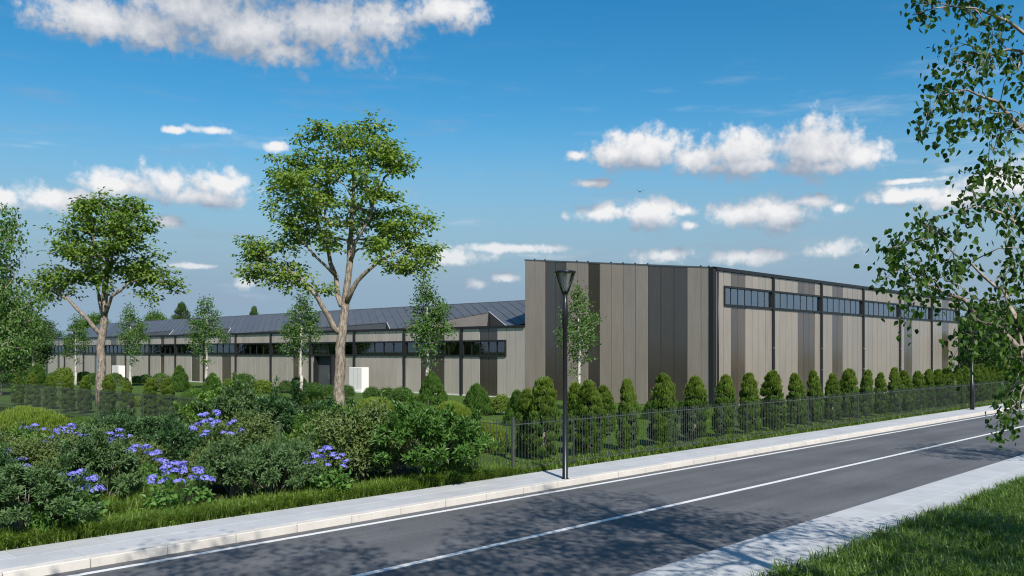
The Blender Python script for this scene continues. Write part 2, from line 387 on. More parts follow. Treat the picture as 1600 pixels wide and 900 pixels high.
M['fine'] = leaf_mat('fine_leaf', (0.059, 0.119, 0.040), (0.119, 0.194, 0.068), 0.55, 0.2)
M['olive'] = leaf_mat('olive_leaf', (0.085, 0.126, 0.034), (0.155, 0.203, 0.059), 0.5, 0.22)
M['darkl'] = leaf_mat('dark_lance_leaf', (0.034, 0.088, 0.030), (0.081, 0.155, 0.051), 0.42, 0.2)
M['broad'] = leaf_mat('broad_leaf', (0.085, 0.177, 0.030), (0.160, 0.261, 0.051), 0.42, 0.28)
M['hyd'] = leaf_mat('hydrangea_leaf', (0.061, 0.155, 0.027), (0.142, 0.250, 0.054), 0.45, 0.28)
M['petal'] = leaf_mat('blue_petal', (0.17, 0.17, 0.62), (0.36, 0.36, 0.82), 0.6, 0.25, (1.0, 1.0, 1.2))
M['petalw'] = leaf_mat('white_petal', (0.62, 0.62, 0.70), (0.75, 0.75, 0.82), 0.6, 0.25, (1, 1, 1))
M['strap'] = leaf_mat('strap_leaf', (0.045, 0.105, 0.012), (0.190, 0.270, 0.040), 0.42, 0.25)
M['blade'] = leaf_mat('grass_blade', (0.030, 0.080, 0.009), (0.150, 0.230, 0.034), 0.42, 0.3)
M['bark'] = bark_mat('maple_bark', (0.10, 0.08, 0.062), (0.33, 0.27, 0.21), 11, 0.35)
M['birchbark'] = bark_mat('birch_bark', (0.62, 0.58, 0.52), (0.30, 0.26, 0.22), 5, 1.5)
M['nearbark'] = bark_mat('near_birch_bark', (0.14, 0.10, 0.08), (0.40, 0.34, 0.29), 9, 0.8)
M['twig'] = bark_mat('shrub_twig', (0.14, 0.11, 0.085), (0.30, 0.26, 0.21), 20)

# ------------------------------------------------------------------ ground, road, pavements
def sheet(name, x0, x1, y0, y1, z, mat):
    return structure(MB().poly([(x0,y0,z),(x1,y0,z),(x1,y1,z),(x0,y1,z)], [(0,1,2,3)]).build(name, mat))
sheet('ground', -2500, 2500, -2500, 2500, -0.06, M['field'])
sheet('road', -60, 400, 7.82, 14.42, 0.0, M['asphalt'])
structure(MB().box(-60, 400, 14.0, 14.12, 0.0005, 0.004).build('road_edge_line', M['paint']))
structure(MB().box(-60, 400, 10.88, 11.01, 0.0005, 0.004).build('road_centre_line', M['paint']))
structure(MB().box(-60, 400, -80, 6.18, -0.05, 0.05).build('near_verge', M['field']))
structure(MB().box(-60, 17.0, 16.0, 140, -0.05, 0.13).build('planting_bed', M['soil']))
structure(MB().box(17.0, 400, 16.0, 200, -0.05, 0.12).build('lawn', M['lawn']))
rnd = random.Random(4)
# left pavement: kerbstones and slabs
pv = structure(MB().box(-60, 400, 14.44, 15.99, -0.05, 0.125).build('pavement', M['joint']))
def chunk(name, parent, mat, x0, x1, y0, y1, z0, z1, bev=0.008):
    b = MB(); e = bev
    b.poly([(x0,y0,z0),(x1,y0,z0),(x1,y1,z0),(x0,y1,z0),(x0,y0,z1-e),(x1,y0,z1-e),(x1,y1,z1-e),(x0,y1,z1-e),(x0+e,y0+e,z1),(x1-e,y0+e,z1),(x1-e,y1-e,z1),(x0+e,y1-e,z1)],
      [(0,3,2,1),(0,1,5,4),(1,2,6,5),(2,3,7,6),(3,0,4,7),(4,5,9,8),(5,6,10,9),(6,7,11,10),(7,4,8,11),(8,9,10,11)])
    return b.build(name, mat, parent)
x = -2.0
while x < 75:
    L = 1.25 if x < 60 else 2.5
    dz = rnd.uniform(-0.003, 0.003); dy = rnd.uniform(-0.004, 0.004)
    chunk('kerbstone', pv, M['kerb'], x, x + L - 0.018, 14.40 + dy, 14.62, -0.05, 0.15 + dz, 0.012)
    x += L
MB().box(75, 400, 14.40, 14.62, -0.05, 0.15).build('kerb_run', M['kerb'], pv)
x = -2.0; j = 0
while x < 60:
    L = 1.5
    for (a, b) in ((14.63, 15.30), (15.312, 15.98)):
        o_ = 0.75 if a > 15 else 0
        chunk('paving_slab', pv, M['slab'], x + o_, x + o_ + L - 0.012, a, b, 0.05, 0.148 + rnd.uniform(-0.0015, 0.0015), 0.004)
    x += L
MB().box(60.75, 400, 14.63, 15.98, 0.05, 0.148).build('paving_run', M['slab'], pv)
# right pavement
pr = structure(MB().box(-60, 400, 6.18, 7.80, -0.05, 0.045).build('near_pavement', M['joint']))
x = 6.0
MB().box(6.0, 400, 7.66, 7.82, -0.05, 0.06).build('edge_kerb', M['slab'], pr)
while x < 40:
    L = 1.2
    for i, (a, b) in enumerate(((6.19, 6.92), (6.935, 7.645))):
        chunk('paving_slab', pr, M['slab'], x + i * 0.6, x + i * 0.6 + L - 0.014, a, b, 0.0, 0.07 + rnd.uniform(-0.002, 0.002), 0.004)
    x += L
MB().box(40.6, 400, 6.19, 7.655, 0.0, 0.07).build('paving_run', M['slab'], pr)

# ------------------------------------------------------------------ building
XB, YB, YT, XE = 45.0, 26.9, 41.7, 88.5          # wing/tall face plane, right face plane, end of tall block, far end
ZT0, ZT1, ZP, WEND = 8.24, 9.74, 5.22, 133.4
bld = tag(empty('industrial_building', (XB, YB, 0.1)), 'long bronze panelled industrial hall with low windowed wing and taller corner block', 'building')
BO = (-XB, -YB, -0.1)
def bpart(name, mb, mat, parent=None, smooth=False):
    o = mb.build(name, mat, parent or bld, (BO if parent is None else (0,0,0)), smooth); return o
zroof = lambda y: ZT0 + (ZT1 - ZT0) * (y - YB) / (YT - YB)
# cores behind the cladding
c = MB(); z0 = 0.05
c.hexa([(XB+.06,YB+.06,z0),(XE,YB+.06,z0),(XE,YT,z0),(XB+.06,YT,z0),(XB+.06,YB+.06,6.0),(XE,YB+.06,6.0),(XE,YT,6.0),(XB+.06,YT,6.0)])
c.hexa([(XB+.06,YB+.9,6.0),(XE,YB+.9,6.0),(XE,YT,6.0),(XB+.06,YT,6.0),(XB+.06,YB+.9,zroof(YB+.9)-.06),(XE,YB+.9,zroof(YB+.9)-.06),(XE,YT,ZT1-.06),(XB+.06,YT,ZT1-.06)])
c.box(XB+.06, XE, YB+.06, YB+.9, 7.3, ZT0-.06)
bpart('core_wall', c, M['core'])
c = MB().box(XB+.06, XB+30, YT, WEND, z0, 3.02).box(XB+.06, XB+30, YT, WEND, 4.2, 5.05).box(XB+1.3, XB+30, YT, WEND, 3.02, 4.2)
bpart('wing_core', c, M['room'])
bpart('tall_roof', MB().hexa([(XB-.03,YB-.05,ZT0-.05),(XE,YB-.05,ZT0-.05),(XE,YT+.03,ZT1-.05),(XB-.03,YT+.03,ZT1-.05),(XB-.03,YB-.05,ZT0+.04),(XE,YB-.05,ZT0+.04),(XE,YT+.03,ZT1+.04),(XB-.03,YT+.03,ZT1+.04)]), M['roofp'])
bpart('plinth', MB().box(XB-.06, XB+.05, YT+.0, WEND, 0.0, 0.2).box(XB+.3, XE, YB-.06, YB+.05, 0.0, 0.2), M['blind'])
# tall face panels (15.x panels of about 0.92 m), counted from the far (left) end
g = 0.020; n = 16; wdt = 0.934
for i in range(n):
    y1 = YT - i * wdt - g; y0 = max(YT - (i + 1) * wdt, YB + .25) + g
    dark = i in (2, 3, 6, 11, 12, 13)
    p = 0.0 if dark else -0.02
    b = MB().hexa([(XB+p,y0,.14),(XB+.05,y0,.14),(XB+.05,y1,.14),(XB+p,y1,.14),(XB+p,y0,zroof(y0)-.055),(XB+.05,y0,zroof(y0)-.055),(XB+.05,y1,zroof(y1)-.055),(XB+p,y1,zroof(y1)-.055)])
    bpart('wall_panel', b, M['panel_dark'] if dark else M['panel_tall'])
    if i % 1 == 0 and not dark:
        bpart('parapet_clip', MB().box(XB-.05, XB+.04, y0-.03, y0+.03, zroof(y0)+.042, zroof(y0)+.10), M['frame'])
bpart('downpipe', MB().tube([(XB+.42, YB-.09, .1), (XB+.42, YB-.09, ZT0-.2)], .045, 8), M['frame'], None, True)
bpart('corner_post', MB().box(XB-.05, XB+.30, YB-.05, YB+.06, .1, ZT0+.06).box(XB-.055, XB+.06, YB+.062, YB+.24, .1, ZT0+.05), M['frame'])
# right face: six bays between dark posts
posts = [XB+.32, 52.2, 59.2, 66.4, 73.8, 81.2, XE]
darks = {0: (2, 3), 1: (4, 5, 6), 2: (2, 3), 4: (1, 2), 5: (3, 4)}
WB, WT = 6.12, 7.20
for k in range(6):
    a, e = posts[k], posts[k+1]; a2 = a + (.105 if k else 0); e2 = e - .105
    w = (e2 - a2) / 8
    for i in range(8):
        x0 = a2 + i*w + g; x1 = a2 + (i+1)*w - g; dk = i in darks.get(k, ())
        m = M['panel_mid'] if dk else M['panel']; p = 0.012 if dk else -0.012
        if k == 0 and i == 0:
            bpart('wall_panel', MB().box(x0, x1, YB+p, YB+.05, .14, ZT0-.16), m); continue
        bpart('wall_panel', MB().box(x0, x1, YB+p, YB+.05, .14, WB-.03), m)
        bpart('wall_panel', MB().box(x0, x1, YB+p, YB+.05, WT+.03, ZT0-.16), m)
    ws = a2 + (w if k == 0 else 0)
    # clerestory strip: frame, panes, reveal
    fr = MB(); t = .07
    fr.box(ws, e2, YB-.10, YB+.12, WT-.06, WT+.06).box(ws, e2, YB-.10, YB+.12, WB-.06, WB+.06)
    fr.box(ws, ws+t, YB-.097, YB+.12, WB+.06, WT-.06).box(e2-t, e2, YB-.097, YB+.12, WB+.06, WT-.06)
    wd = bpart('window', fr, M['frame'])
    npn = 7; pw = (e2 - ws - 2*t) / npn
    for i in range(npn):
        bpart('pane', MB().box(ws+t+i*pw+.018, ws+t+(i+1)*pw-.018, YB+.045, YB+.06, WB+.06, WT-.06), M['glasssky'], wd)
        if i: bpart('mullion', MB().box(ws+t+i*pw-.0135, ws+t+i*pw+.0135, YB+.02, YB+.09, WB+.06, WT-.06), M['frame'], wd)
    bpart('reveal', MB().box(e2-t-.95, e2-t-.10, YB+.10, YB+.14, WB+.07, WT-.07), M['white'], wd)
    for zb_ in (2.1, 3.6): bpart('bracket', MB().box(e-.16, e+.16, YB-.145, YB-.131, zb_, zb_+.035), M['steel'])
    bpart('post', MB().box(e-.095, e+.095, YB-.13, YB+.10, .1, ZT0-.02), M['frame'])
bpart('parapet_cap', MB().box(XB+.31, XE+.14, YB-.11, YB+.12, ZT0-.14, ZT0+.06), M['frame'])
# low wing: bays of seven panels, clerestory strip between
wp = [YT, 48.1, 54.75, 61.35, 67.95, 74.55, 81.1, 87.7, 94.2, 100.7, 107.2, 113.6, 120.2, 126.8, WEND]
wd_dark = {0: (3, 4), 1: (2, 3, 4), 4: (2,), 5: (), 6: (1, 2), 7: (1, 2), 8: (3,), 10: (3, 4), 13: (2,)}
WZ0, WZ1 = 3.08, 4.16
for k in range(len(wp) - 1):
    a, e = wp[k], wp[k+1]; a2 = a + (0 if k == 0 else .10); e2 = e - .10; w = (e2 - a2) / 7
    for i in range(7):
        y0 = a2 + i*w + g; y1 = a2 + (i+1)*w - g; dk = i in wd_dark.get(k, ())
        m = (M['panel_dark'] if k < 2 else M['panel_mid']) if dk else M['panel_wing']; p = 0.012 if dk else -0.012
        if k == 0 and i < 2:
            bpart('wall_panel', MB().box(XB+p, XB+.05, y0, y1, .2, 5.06), m); continue
        if not (k == 3 and i in (3, 4, 5)) and not (k == 11 and i in (1, 2)):
            bpart('wall_panel', MB().box(XB+p, XB+.05, y0, y1, .2, WZ0-.03), m)
        bpart('wall_panel', MB().box(XB+p, XB+.05, y0, y1, WZ1+.03, 5.06), m)
    ws = a2 + (2*w if k == 0 else 0); t = .09
    fr = MB().box(XB-.10, XB+.10, ws, e2, WZ1-.07, WZ1+.06).box(XB-.10, XB+.10, ws, e2, WZ0-.06, WZ0+.07)
    fr.box(XB-.097, XB+.1, ws, ws+t, WZ0+.07, WZ1-.07).box(XB-.097, XB+.1, e2-t, e2, WZ0+.07, WZ1-.07)
    wn = bpart('window', fr, M['frame'])
    npn = 5; pw = (e2 - ws - 2*t) / npn
    for i in range(npn):
        bpart('pane', MB().box(XB+.045, XB+.058, ws+t+i*pw+.02, ws+t+(i+1)*pw-.02, WZ0+.07, WZ1-.07), M['glass'], wn)
        if i: bpart('mullion', MB().box(XB-.02, XB+.09, ws+t+i*pw-.02, ws+t+i*pw+.02, WZ0+.07, WZ1-.07), M['frame'], wn)
    # pale slanted reveal inside the far end of each strip
    ye = e2 - t - .02
    bpart('reveal', MB().poly([(XB+.10,ye,WZ0+.07),(XB+1.1,ye-.8,WZ0+.07),(XB+1.1,ye-.8,WZ0+.75),(XB+.10,ye,WZ1-.07),
                               (XB+.10,ye+.015,WZ0+.07),(XB+1.1,ye-.78,WZ0+.07),(XB+1.1,ye-.78,WZ0+.75),(XB+.10,ye+.015,WZ1-.07)],
                              [(0,1,2,3),(4,7,6,5),(0,4,5,1),(1,5,6,2),(2,6,7,3),(3,7,4,0)]), M['white'], wn)
    bpart('post', MB().box(XB-.13, XB+.10, e-.09, e+.09, .1, 5.20), M['frame'])
bpart('parapet_cap', MB().box(XB-.14, XB+.2, YT+.0, WEND+.1, 5.07, ZP+.01), M['frame'])
# entrance in the fourth bay, glazed door in the twelfth
a2 = wp[3] + .13; w = (wp[4] - .13 - a2) / 7; ya, yb = a2 + 3*w, a2 + 6*w
en = bpart('entrance', MB().box(XB-.35, XB+.10, ya, ya+.14, .1, 2.98).box(XB-.35, XB+.10, yb-.14, yb, .1, 2.98).box(XB-.36, XB+.10, ya, yb, 2.981, 3.02), M['frame'])
bpart('door_leaf', MB().box(XB+.061, XB+.075, ya+1.0, yb-.15, .2, 2.9), M['panel'], en)
bpart('glass_door', MB().box(XB+.061, XB+.075, ya+.16, ya+.96, .2, 2.9), M['panel_dark'], en)
bpart('door_handle', MB().tube([(XB+.0, ya+.9, .95), (XB+.0, ya+.9, 1.45)], .02, 6), M['steel'], en)
a2 = wp[11] + .13; w = (wp[12] - .13 - a2) / 7
dr = bpart('side_door', MB().box(XB-.03, XB+.04, a2+w+.1, a2+3*w-.1, .2, 2.95), M['doorblue'])
bpart('door_frame', MB().box(XB-.08, XB+.05, a2+w, a2+w+.1, .15, 3.0).box(XB-.08, XB+.05, a2+3*w-.1, a2+3*w, .15, 3.0), M['frame'], dr)
# roof of the wing: flat strip and slanted standing seam sheets with glazed gable triangles
bpart('flat_roof', MB().box(XB+.2, XB+30, YT+.01, WEND, 5.06, 5.12), M['flat'])
EX, EZ, RX, RZ = XB + 0.9, 5.22, XB + 7.2, 7.50
SK = 9.4                                                    # skew of the seams along the wing, eave end nearer the tall block
UM = lambda s: .58 if s < 2 else .3
brk = [on_x(792, EX), on_x(610, EX), on_x(356, EX), on_x(264, EX), 118.0]
sl = lambda u: (EX + (RX-EX)*u, EZ + (RZ-EZ)*u)
def roof_pt(y_eave, u, dz=0):  # point on the slope that starts at the eave at y_eave, u = 0..1 up the seam
    X_, Z_ = sl(u); return (X_, y_eave + SK*u, Z_ + dz)
for s in range(len(brk)):
    yl = brk[s]                                              # eave start of this fold (its glazed gable)
    # the fold runs from its gable towards the tall block; the far folds run on to the next gable
    yr = (YT - SK) if s == 0 else brk[s-1]
    m_ = max(2, int(round((yl - yr) / 1.12))); st = (yl - yr) / m_
    for i in range(m_):
        ya_, yb_ = yl - i*st, yl - (i+1)*st
        um = UM(s); ua = um * (i / m_); ub = um * ((i+1) / m_)
        q = []
        for (yy, u) in ((ya_-.03, ua), (yb_+.03, ub), (yb_+.03, 1.0), (ya_-.03, 1.0)):
            pt = roof_pt(yy, u)
            if pt[1] < YT + .02: u2 = (YT + .02 - yy) / SK; pt = roof_pt(yy, min(1.0, max(u, u2)))
            q.append(pt)
        if abs(q[0][0]-q[3][0]) < .05 and abs(q[1][0]-q[2][0]) < .05: continue
        b = MB(); lo = [(p_[0], p_[1], p_[2] - .07) for p_ in q]
        b.hexa(lo + q); bpart('roof_sheet', b, M['roofp'])
        r0, r1 = q[1], q[2]
        if r1[0] - r0[0] > .3:
            bpart('standing_seam', MB().tube([(r0[0], r0[1]-.03, r0[2]+.03), (r1[0], r1[1]-.03, r1[2]+.01)], .022, 4), M['roofp'])
    # upright apron wall that shows under the rising edge of the fold
    if s > 0:
        q0, q1 = roof_pt(yl, 0, -.08), roof_pt(yr, um, -.08)
        bpart('apron_wall', MB().hexa([(q0[0]+.02, q0[1], 5.1), (q1[0]+.02, q1[1]+.03, 5.1), (q1[0]+.09, q1[1]+.03, 5.1), (q0[0]+.09, q0[1], 5.1), (q0[0]+.02, q0[1], q0[2]), (q1[0]+.02, q1[1]+.03, q1[2]), (q1[0]+.09, q1[1]+.03, q1[2]), (q0[0]+.09, q0[1], q0[2])]), M['flat'] if s == 1 else M['roofp'])
    p0, p1 = roof_pt(yl, .0, -.075), roof_pt(yl, UM(s+1), -.075)
    tri = bpart('gable_glazing', MB().poly([p0, p1, (p1[0], p1[1], 5.10), (p0[0], p0[1], 5.10), (p0[0], p0[1]+.04, p0[2]), (p1[0], p1[1]+.04, p1[2]), (p1[0], p1[1]+.04, 5.10), (p0[0], p0[1]+.04, 5.10)],
                [(0,1,2,3),(7,6,5,4),(0,4,5,1),(1,5,6,2),(2,6,7,3),(3,7,4,0)]), M['frame'])
    bpart('gable_trim', MB().tube([roof_pt(yl+.05, 0, .02), roof_pt(yl+.05, UM(s+1), .02)], .03, 4), M['blind'], tri)
bpart('ridge_cap', MB().box(RX-.1, RX+.25, YT+.03, WEND-8, RZ-.08, RZ+.02), M['roofp'])
bpart('back_slope', MB().hexa([(RX+.25,YT+.03,RZ-.1),(XB+25,YT+.03,5.2),(XB+25,WEND-8,5.2),(RX+.25,WEND-8,RZ-.1),(RX+.25,YT+.03,RZ-.02),(XB+25,YT+.03,5.3),(XB+25,WEND-8,5.3),(RX+.25,WEND-8,RZ-.02)]), M['roofp'])
bpart('far_roof', MB().hexa([(EX,118.0,EZ-.05),(RX,118.0,EZ-.05),(RX,WEND-.5,EZ-.05),(EX,WEND-.5,EZ-.05),(EX+.01,118.0,EZ),(RX,124.2,RZ-.05),(RX,WEND-.5,RZ-.05),(EX+.01,WEND-.5,EZ)]), M['roofp'])

# white enclosures in front of the wing
def white_box(px, py, wy, wx, h, label):
    X_, Y_, d_ = gp(px, py, .12)
    o = tag(empty('white_enclosure', (X_, Y_, .12)), label, 'enclosure', 'white enclosures beside the wing')
    chunk('body', o, M['white'], 0, wx, 0, wy, .12, h, .02)
    MB().box(-.12, wx+.12, -.12, wy+.12, 0, .12).build('plinth', M['white'], o)
    for f in (.33, .66): MB().box(-.006, 0.0, wy*f-.008, wy*f+.008, .2, h-.05).build('joint', M['joint'], o)
white_box(565, 613.5, 1.66, .7, 2.0, 'larger white boxy enclosure beside the wing entrance behind the big tree trunk')
white_box(185, 597, 1.7, .7, 1.75, 'small white boxy enclosure in front of the wing, right of the left tree trunk')

# ------------------------------------------------------------------ fence: side run and street run
def fence_run(name, p0, p1, label, zb, n_ind=300):
    p0 = np.array(p0); p1 = np.array(p1); Lt = np.linalg.norm(p1 - p0); u = (p1 - p0) / Lt; ang = atan2(u[1], u[0])
    o = tag(empty(name, (p0[0], p0[1], zb), ang), label, 'fence', 'fences around the plot')
    hgt = 1.45; bar = MB().box(-.0055, .0055, -.0055, .0055, .08, hgt + .0).mesh('bar', M['fence'])
    pw_ = .018
    big = MB().box(-.035, .035, -.035, .035, -.1, hgt + .07).mesh('corner_post', M['fence'])
    post = MB().box(-.009, .009, -.009, .009, -.1, hgt + .01).mesh('post', M['fence'])
    npst = int(Lt / 2.5)
    for i in range(npst + 1):
        if i == 0 and name == 'side_fence': continue
        link('post', big if i == 0 else post, o, (i * 2.5, 0, 0))
    for i in range(npst):
        for z in (.16, hgt - .12):
            if i == 0: me = fence_run.rail = getattr(fence_run, 'rail', None) or MB().box(.036, 2.464, -.011, .011, -.011, .011).mesh('rail', M['fence'])
            link('rail', fence_run.rail, o, (i * 2.5, 0, z))
    rest = MB(); cnt = 0
    xx = .115
    while xx < npst * 2.5:
        ph = xx % 2.5
        if .05 < ph < 2.45:
            if cnt < n_ind: link('bar', bar, o, (xx, 0, 0)); cnt += 1
            else: rest.box(xx-.0035, xx+.0035, -.0035, .0035, .08, hgt)
        xx += .122
    if rest.v: stuff(rest.build('bars', M['fence'], o))
    return o
fence_run('street_fence', (17.0, 16.2), (92.0, 16.2), 'dark metal bar fence running along the back of the far pavement', .12)
fence_run('side_fence', (17.0, 16.2), (17.0, 92.0), 'dark metal bar fence running back from the corner post behind the flower bed', .12)

# ------------------------------------------------------------------ street lamps
X_, Y_, d_ = gp(883, 748, .15)
lp = tag(empty('street_lamp', (X_, Y_, .148)), 'tall black street lamp with clear glass cone on the far pavement', 'street lamp')
MB().lathe([(0,0),(.085,0),(.085,.02),(.072,.03),(.068,1.4),(.062,1.42),(.056,3.9),(.075,3.92),(.075,4.42),(.06,4.46),(.06,4.78),(0,4.78)], 20).build('pole', M['pole'], lp, smooth=True)
MB().lathe([(.085,0),(.10,0),(.10,.012),(.085,.014)], 20).build('base_flange', M['pole'], lp)
hd = MB().lathe([(.064,4.70),(.09,4.74),(.255,5.22),(.262,5.26)], 28).build('glass_cone', M['lampglass'], lp, smooth=True)
MB().lathe([(0,5.262),(.285,5.262),(.29,5.275),(.27,5.30),(.1,5.33),(0,5.335)], 28).build('cap', M['pole'], lp, smooth=True)
MB().lathe([(0,4.78),(.03,4.78),(.03,5.262),(0,5.262)], 12).build('lamp_tube', M['white'], lp, smooth=True)
for k in range(3):
    a = k * 2 * pi / 3 + .5
    MB().tube([(.05*cos(a), .05*sin(a), 4.76), (.10*cos(a+.4), .10*sin(a+.4), 4.95), (.17*cos(a), .17*sin(a), 5.1), (.2*cos(a), .2*sin(a), 5.262)], .008, 6).build('stay_rod', M['white'], lp)
X_, Y_, d_ = gp(1519, 640, .15)
lp = tag(empty('street_lamp', (X_, Y_, .148)), 'distant black street lamp with a flat horizontal arm at far right', 'street lamp')
hh = 123 * d_ / F_PX
MB().lathe([(0,0),(.12,0),(.12,1.5),(.085,1.54),(.07,hh),(0,hh)], 14).build('pole', M['pole'], lp, smooth=True)
MB().box(-.06, 1.7, -.07, .07, hh-.1, hh+.02).build('arm', M['pole'], lp).rotation_euler = (0, 0, TH - pi/2)
MB().box(.75, 1.66, -.13, .13, hh-.16, hh-.1).build('luminaire', M['pole'], lp).rotation_euler = (0, 0, TH - pi/2)

# ------------------------------------------------------------------ foliage generators
F3G = np.array([FV[0], FV[1], 0])
def unit(a): return a / (np.linalg.norm(a, axis=-1, keepdims=True) + 1e-9)
def leaf_geo(P, A, N, L, Wd, full=False, fold=0.18, droop=0.12):
    A = unit(A); S = unit(np.cross(A, N)); N = np.cross(S, A)
    L = np.asarray(L)[:, None]; Wd = np.asarray(Wd)[:, None]; n = len(P)
    tip = P + A*L - N*L*droop
    if not full:
        V = np.stack([P, P + A*L*.48 + S*Wd*.5 + N*Wd*fold, tip, P + A*L*.48 - S*Wd*.5 + N*Wd*fold], 1).reshape(-1, 3)
        b = np.arange(n)[:, None] * 4
        return V, b + np.array([[0, 1, 2, 3]])
    V = np.stack([P, P + A*L*.28 + S*Wd*.48 + N*Wd*fold, P + A*L*.66 + S*Wd*.36 + N*Wd*fold*.6 - N*L*droop*.35, tip,
                  P + A*L*.66 - S*Wd*.36 + N*Wd*fold*.6 - N*L*droop*.35, P + A*L*.28 - S*Wd*.48 + N*Wd*fold], 1).reshape(-1, 3)
    b = np.arange(n)[:, None] * 6
    return V, np.concatenate([b + np.array([[0, 1, 2, 3]]), b + np.array([[0, 3, 4, 5]])])
def bumps(U, rng, k=9, amp=.22, sharp=5.0):
    c = unit(rng.normal(size=(k, 3))); a = rng.uniform(-.4, 1, k) * amp
    d = U @ c.T
    return 1 + (np.exp(sharp * (d - 1)) * a).sum(1)
def make_leaves(T, D, rng, n, spread, L, Wd, mode, full=False, jit=.25):
    """n leaves round each tip T with outward direction D"""
    m = len(T); P = np.repeat(T, n, 0); O = np.repeat(unit(D), n, 0)
    r = rng.normal(size=(m*n, 3)); r = unit(r)
    if mode == 'rosette':
        A = unit(O * rng.uniform(.1, .9, (m*n, 1)) + r * .9 + np.array([0, 0, .25])); Nn = unit(O * .8 + np.array([0, 0, .7]) + r * .25)
        P = P + O * rng.uniform(-spread, .3*spread, (m*n, 1)) + r * spread * .25
    elif mode == 'pad':
        off = rng.normal(size=(m*n, 3)) * np.array([1, 1, .38]) * spread; P = P + off
        A = unit(off * np.array([1, 1, .2]) / (spread + 1e-6) * .7 + r * .5 + np.array([0, 0, -.3])); Nn = unit(np.array([0, 0, 1.0]) + O * .35 + r * .7 - F3G * .3)
    elif mode == 'cloud':
        off = rng.normal(size=(m*n, 3)) * spread; P = P + off; A = unit(r + O * .5 + np.array([0, 0, .1])); Nn = unit(O * .9 + np.array([0, 0, .6]) + unit(rng.normal(size=(m*n, 3))) * .7)
    elif mode == 'up':
        P = P + r * spread * np.array([1, 1, .8]); A = unit(np.array([0, 0, 1.0]) + O * .55 + r * .5); Nn = unit(O * .9 + r * .6)
    elif mode == 'droop':
        off = rng.normal(size=(m*n, 3)) * spread * np.array([.8, .8, 1.1]); P = P + off
        A = unit(r * .6 + np.array([0, 0, -.75])); Nn = unit(rng.normal(size=(m*n, 3)) + np.array([0, 0, .5]))
    Lr = L * rng.uniform(1 - jit, 1 + jit, m*n); Wr = Wd * rng.uniform(1 - jit, 1 + jit, m*n)
    return leaf_geo(P, A, Nn, Lr, Wr, full)
def stems(rng, targets, r0=.016, base_spread=.1, n=5):
    b = MB()
    for t in targets:
        p0 = np.array([rng.uniform(-1, 1)*base_spread, rng.uniform(-1, 1)*base_spread, -.03])
        mid = p0*.4 + t*.4 + np.array([0, 0, .25*t[2]]) + rng.normal(size=3)*.04
        pts = [(1-s)**2*p0 + 2*s*(1-s)*mid + s*s*t + (rng.normal(size=3)*.012 if 0 < s < 1 else 0) for s in np.linspace(0, 1, n)]
        b.tube(pts, [r0*(1-.7*i/(n-1)) for i in range(n)], 5)
    return b

STY = {  # mat, tips, leaves per tip, spread, leaf L, W, mode, full, bump amp, inner fraction, lift
 'laurel': ('laurel', 620, 9, .07, .105, .036, 'rosette', False, .34, .55, .06),
 'fine':   ('fine',   900, 10, .08, .06, .020, 'rosette', False, .38, .5, .05),
 'olive':  ('olive',  640, 8, .09, .075, .030, 'cloud', False, .42, .5, .08),
 'darkl':  ('darkl',  520, 10, .09, .095, .024, 'rosette', False, .36, .5, .04),
 'broad':  ('broad',  420, 7, .09, .12, .065, 'rosette', False, .36, .5, .06),
 'mound':  ('boxlight', 1000, 8, .05, .075, .020, 'up', False, .10, .75, 0.0),
 'low':    ('box', 1000, 8, .05, .07, .024, 'up', False, .14, .75, 0.0),
 'ball':   ('box', 1300, 7, .045, .055, .026, 'cloud', False, .05, .85, 0.0),
 'balll':  ('boxlight', 1200, 7, .06, .06, .026, 'cloud', False, .16, .8, 0.0),
 'cone':   ('box', 1200, 8, .07, .075, .030, 'up', False, .22, .75, 0.0),
}
PROTO = {}
CLUMP = {'laurel': 64, 'fine': 40, 'olive': 30, 'darkl': 34, 'broad': 26, 'cone': 70, 'balll': 40}
